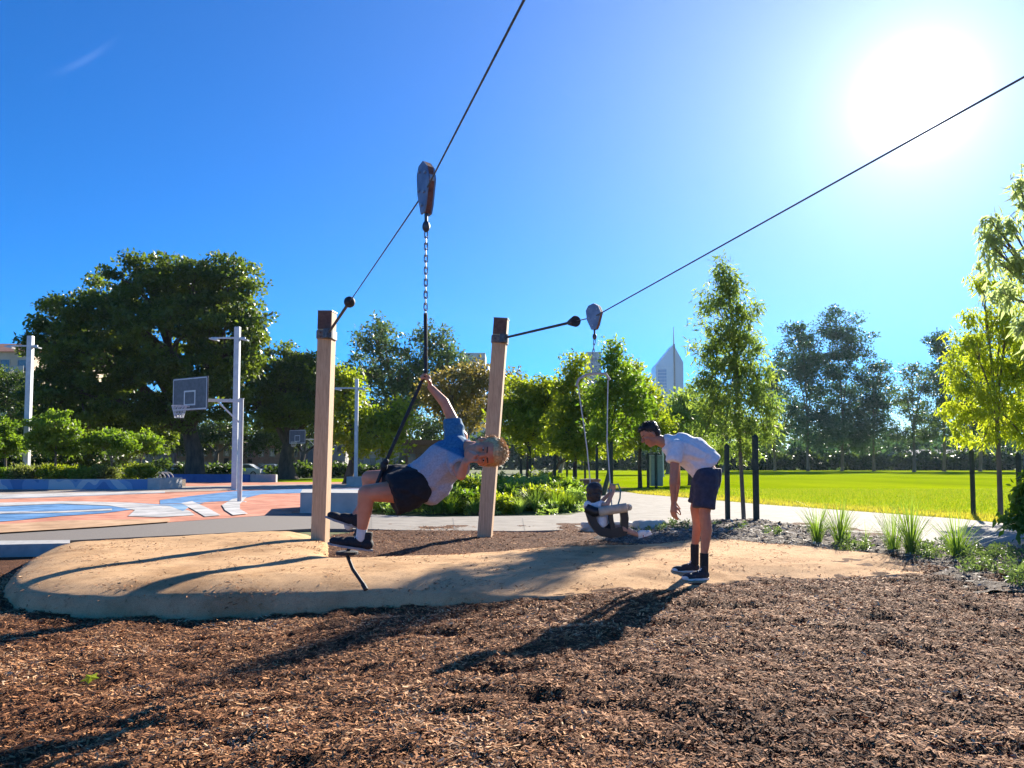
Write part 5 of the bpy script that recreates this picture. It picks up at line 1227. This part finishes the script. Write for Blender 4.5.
# raised right arm: shoulder -> elbow -> wrist -> fist round the rope
sh_r = B(461, 437, .08); el_r = B(444, 402, .10); wr_r = HAND + Vector((.035, .0, -.115))
capsule(mb, B(458, 446, .05), sh_r, .06, .052); capsule(mb, sh_r, el_r, .047, .036); capsule(mb, el_r, wr_r, .038, .025)
d_ = Vector((-.22, 0, 1)).normalized()
hand(mb, wr_r, d_, (-1, -.25, 0), (.15, -1, .2), .95, (1.0, 1.35, .9), .05, .9)
# other arm folded, fist to the mouth
sh_l = B(457, 461, -.16); el_l = B(461, 475, -.34); wr_l = B(465, 463, -.38)
capsule(mb, B(455, 455, -.02), sh_l, .058, .05); capsule(mb, sh_l, el_l, .048, .038); capsule(mb, el_l, wr_l, .037, .026)
hand(mb, wr_l, (.55, .2, .8), (.3, .9, 0), (.9, 0, -.4), .9, (.9, 1.1, .7), .06)
# legs
kn = B(366, 493, -.16); an = B(361.5, 533, -.12)
chainc(mb, [B(405, 491, -.06), kn, B(365, 508, -.14), an], [.092, .058, .055, .033])
kf = B(369, 478, .16); af = B(352, 521, .14)
chainc(mb, [B(405, 480, .12), kf, B(370, 492, .17), B(364, 506, .16), af], [.090, .056, .053, .048, .032])
boy = person(mb, SK2, 'blond boy in blue and grey t-shirt hanging sideways from the black rope')
M_grey = bpy.data.materials.new('blue_grey_tshirt'); nt = NT(M_grey); b = pbsdf(nt); b.inputs['Roughness'].default_value = .85
# raglan: the shoulder side of the shirt is blue, the belly grey marl -- a cut line in the cloth
nx = (B(452, 446) - B(420, 480)).normalized(); c0 = B(449, 451)
geo = nt.n('ShaderNodeTexCoord'); dp = nt.n('ShaderNodeVectorMath'); dp.operation = 'DOT_PRODUCT'; sb = nt.n('ShaderNodeVectorMath'); sb.operation = 'SUBTRACT'
nt.l(geo.outputs['Object'], sb.inputs[0]); sb.inputs[1].default_value = c0; nt.l(sb.outputs[0], dp.inputs[0]); dp.inputs[1].default_value = nx + Vector((-.05, 0, .75))
th = nt.n('ShaderNodeMath'); th.operation = 'MULTIPLY_ADD'; nt.l(dp.outputs['Value'], th.inputs[0]); th.inputs[1].default_value = 40; th.inputs[2].default_value = .5; th.use_clamp = True
ca = ramp(nt, [(.35, (.34, .33, .38)), (.65, (.46, .45, .50))], noise(nt, 90, 3)); cb_ = ramp(nt, [(.35, (.025, .13, .25)), (.65, (.05, .20, .34))], noise(nt, 60, 3))
mx = nt.n('ShaderNodeMix'); mx.data_type = 'RGBA'; nt.l(th.outputs[0], mx.inputs[0]); nt.l(ca, mx.inputs[6]); nt.l(cb_, mx.inputs[7]); nt.l(mx.outputs[2], b.inputs['Base Color']); bump(nt, noise(nt, 200, 2), b, .2, .002)
mb = MB()
chainc(mb, [B(415, 484, .04), B(428, 479, .03), B(446, 461, .01), B(455, 451, .01)], [.148, .158, .150, .115], flat=(True, False))
capsule(mb, B(457, 446, .05), B(452.5, 420, .085), .078, .066, flat=(False, True)); capsule(mb, B(455, 455, -.04), B(460, 468, -.23), .074, .072, flat=(False, True))
capsule(mb, B(432, 492, .0), B(440, 484, 0), .09, .09); capsule(mb, B(455, 450, .01), B(465, 448, 0), .085, .065)
bake(mb, 'tshirt', M_grey, boy, .007, 4, wrinkle=.011, wscale=.14, seed=9)
mb = MB(); capsule(mb, B(414.5, 484.3, .04), B(418, 483, .04), .154, .156, flat=(True, True)); bake(mb, 'shirt_hem', mat('blue_hem', (.04, .18, .36)), boy, .007, 2)
mb = MB(); chainc(mb, [B(417, 483, .04), B(405, 485, .03)], [.138, .142], flat=(True, False))
capsule(mb, B(413, 488, -.05), B(392, 494.5, -.10), .140, .152, flat=(False, True)); capsule(mb, B(405, 481, .11), B(388, 480, .14), .118, .108, flat=(False, True))
bake(mb, 'shorts', M_blk, boy, .008, 4, wrinkle=.012, wscale=.12, seed=12)
M_blond = mat('blond_hair', (.46, .25, .09), (.74, .50, .24), 60, .5, spec=.4, detail=6)
f, sd, u = bf; mb = MB(); k_ = S_
ell(mb, bh + (f * -.024 + u * .048) * k_, bf, (.095 * k_, .086 * k_, .088 * k_)); ell(mb, bh + f * -.060 * k_, bf, (.052 * k_, .074 * k_, .066 * k_)); ell(mb, bh + (f * .046 + u * .086) * k_, bf, (.050 * k_, .062 * k_, .032 * k_))
hr = bake(mb, 'hair', M_blond, boy, .006, 2, wrinkle=.008, wscale=.03, seed=3)
hair_tufts(bh, bf, S_ * 1.02, M_blond, hr, lambda v: v.z > .50 or (v.x < -.1 and v.z > -.5), 1700, .028, .0026, 8, (.5, .2, .1), flow=.6)
face_parts(bh, bf, S_, boy)
M_snk = M_snk_
fd = (B(331, 541, -.12) - B(370, 545, -.10)).normalized()
shoe(B(373, 551.5, -.10), fd + Vector((0, 0, .06)), (0, 0, 1), boy, M_snk, .325, .075, .125, None, True, .014, )
shoe(B(361, 530, .14), (B(335, 521, .12) - B(361, 530, .14)), (-.3, 0, 1), boy, M_snk, .28, .05, .11, None, False, .014)
for a, dn in ((an, (B(361.5, 533, -.12) - B(364, 515, -.13))), (af, (af - B(366, 500, .16)))):
    dn = dn.normalized(); mb = MB(); capsule(mb, a + dn * .04, a - dn * .03, .036, .038, flat=(False, True)); mb.build('sock', M_solew, boy, smooth=True)

# ---- the girl in the harness seat, seen from behind
Yg = GY_; Q = lambda px, py, dy=0: V(px, py, Yg + dy)
SK3 = skinmat('girl_skin', (.46, .24, .16), (.54, .30, .21))
mb = MB(); gh = Q(595.5, 492.5, 0); gf = frame((.72, .68, .06), (-.05, 0, 1)); head_shape(mb, gh, gf, .94)
capsule(mb, Q(595, 499), Q(594.5, 506), .045, .05)
chainc(mb, [Q(603, 529), Q(600, 518), Q(595, 509)], [.105, .10, .095])
capsule(mb, Q(600, 506, -.08), Q(607, 504.5, -.18), .048, .034); capsule(mb, Q(607, 504.5, -.18), Q(613.5, 491, -.12), .033, .023)
hand(mb, Q(613.5, 491, -.12), (.05, .05, 1), (-.4, .9, 0), (-.8, -.4, 0), .85, (.9, 1.2, .8))
capsule(mb, Q(590, 506, .10), Q(598, 505, .25), .046, .033); capsule(mb, Q(598, 505, .25), Q(611, 492, .12), .032, .023)
hand(mb, Q(611, 492, .12), (.05, -.05, 1), (.4, -.9, 0), (-.8, .4, 0), .85, (.9, 1.2, .8))
for sg in (-1, 1):
    chainc(mb, [Q(605, 530, sg * .08), Q(622, 528.5, sg * .11), Q(638, 534.5, sg * .10)], [.075, .052, .032])
girl = person(mb, SK3, 'small girl with dark bobbed hair sitting in the black harness seat, seen from behind')
mb = MB(); chainc(mb, [Q(603.5, 528), Q(600, 518), Q(595, 508.5)], [.125, .125, .115], flat=(True, False))
capsule(mb, Q(598, 506, -.06), Q(602.5, 505.5, -.13), .068, .06, flat=(False, True)); capsule(mb, Q(590, 506, .08), Q(595, 505.5, .17), .066, .058, flat=(False, True)); capsule(mb, Q(588, 505), Q(598, 505), .055, .06)
mb.ball(Q(601, 521.5, -.07), (.10, .12, .11), 14, 10)
bake(mb, 'tshirt', M_wt, girl, .009, 4, wrinkle=.008, seed=21)
mb = MB()
for sg in (-1, 1): capsule(mb, Q(605, 530, sg * .08), Q(615, 529.5, sg * .10), .095, .085, flat=(False, True))
bake(mb, 'shorts', M_blk, girl, .009, 3)
M_hairg = mat('dark_brown_hair', (.014, .009, .007), (.035, .022, .016), 60, .45, spec=.5)
f, sd, u = gf; mb = MB()
ell(mb, gh + f * -.018 + u * .040, gf, (.106, .104, .10)); ell(mb, gh + f * -.045 + u * -.045, gf, (.075, .110, .09)); ell(mb, gh + f * -.04 + u * -.10, gf, (.06, .105, .055))
hr = bake(mb, 'hair', M_hairg, girl, .007, 2, wrinkle=.010, wscale=.04, seed=2)
hair_tufts(gh, gf, 1.0, M_hairg, hr, lambda v: v.x < .2 and v.z > -.7, 260, .05, .004, 5, (-.1, 0, -1), flow=.75)
face_parts(gh, gf, .88, girl)
M_sand = mat('white_sandal', (.62, .60, .58), (.74, .72, .70), 30, .6); M_red = mat('red_strap', (.45, .05, .05), (.55, .08, .07), 20, .5)
for sg in (-1, 1):
    s_ = shoe(Q(638.5, 538.5, sg * .10), (Q(651, 534.5, sg * .12) - Q(638.5, 538.5, sg * .10)), (-.15, 0, 1), girl, M_sand, .19, .02, .075, None, False, .016, name='sandal')
    mb = MB(); c = Q(643, 535, sg * .10)
    for k in (0, 1): mb.tube([c + Vector((.03 * k, -.042, -.02)), c + Vector((.03 * k, 0, .035)), c + Vector((.03 * k, .042, -.02))], .008, 6)
    mb.build('red_strap', M_red, s_)
# ------------------------------------------------------------------ summer haze in the air
mb = MB(); mb.box((0, 465, 95), (1700, 1050, 196)); hz = mb.build('haze', None)
m = bpy.data.materials.new('haze'); nt = NT(m); o = nt.n('ShaderNodeOutputMaterial'); v = nt.n('ShaderNodeVolumePrincipled')
v.inputs['Color'].default_value = (.6, .8, 1, 1); v.inputs['Density'].default_value = HAZE; v.inputs['Anisotropy'].default_value = .35
nt.l(v.outputs[0], o.inputs['Volume']); hz.data.materials.append(m)
tag(hz, kind='stuff', label='thin bluish summer haze over the whole park', cat='haze')
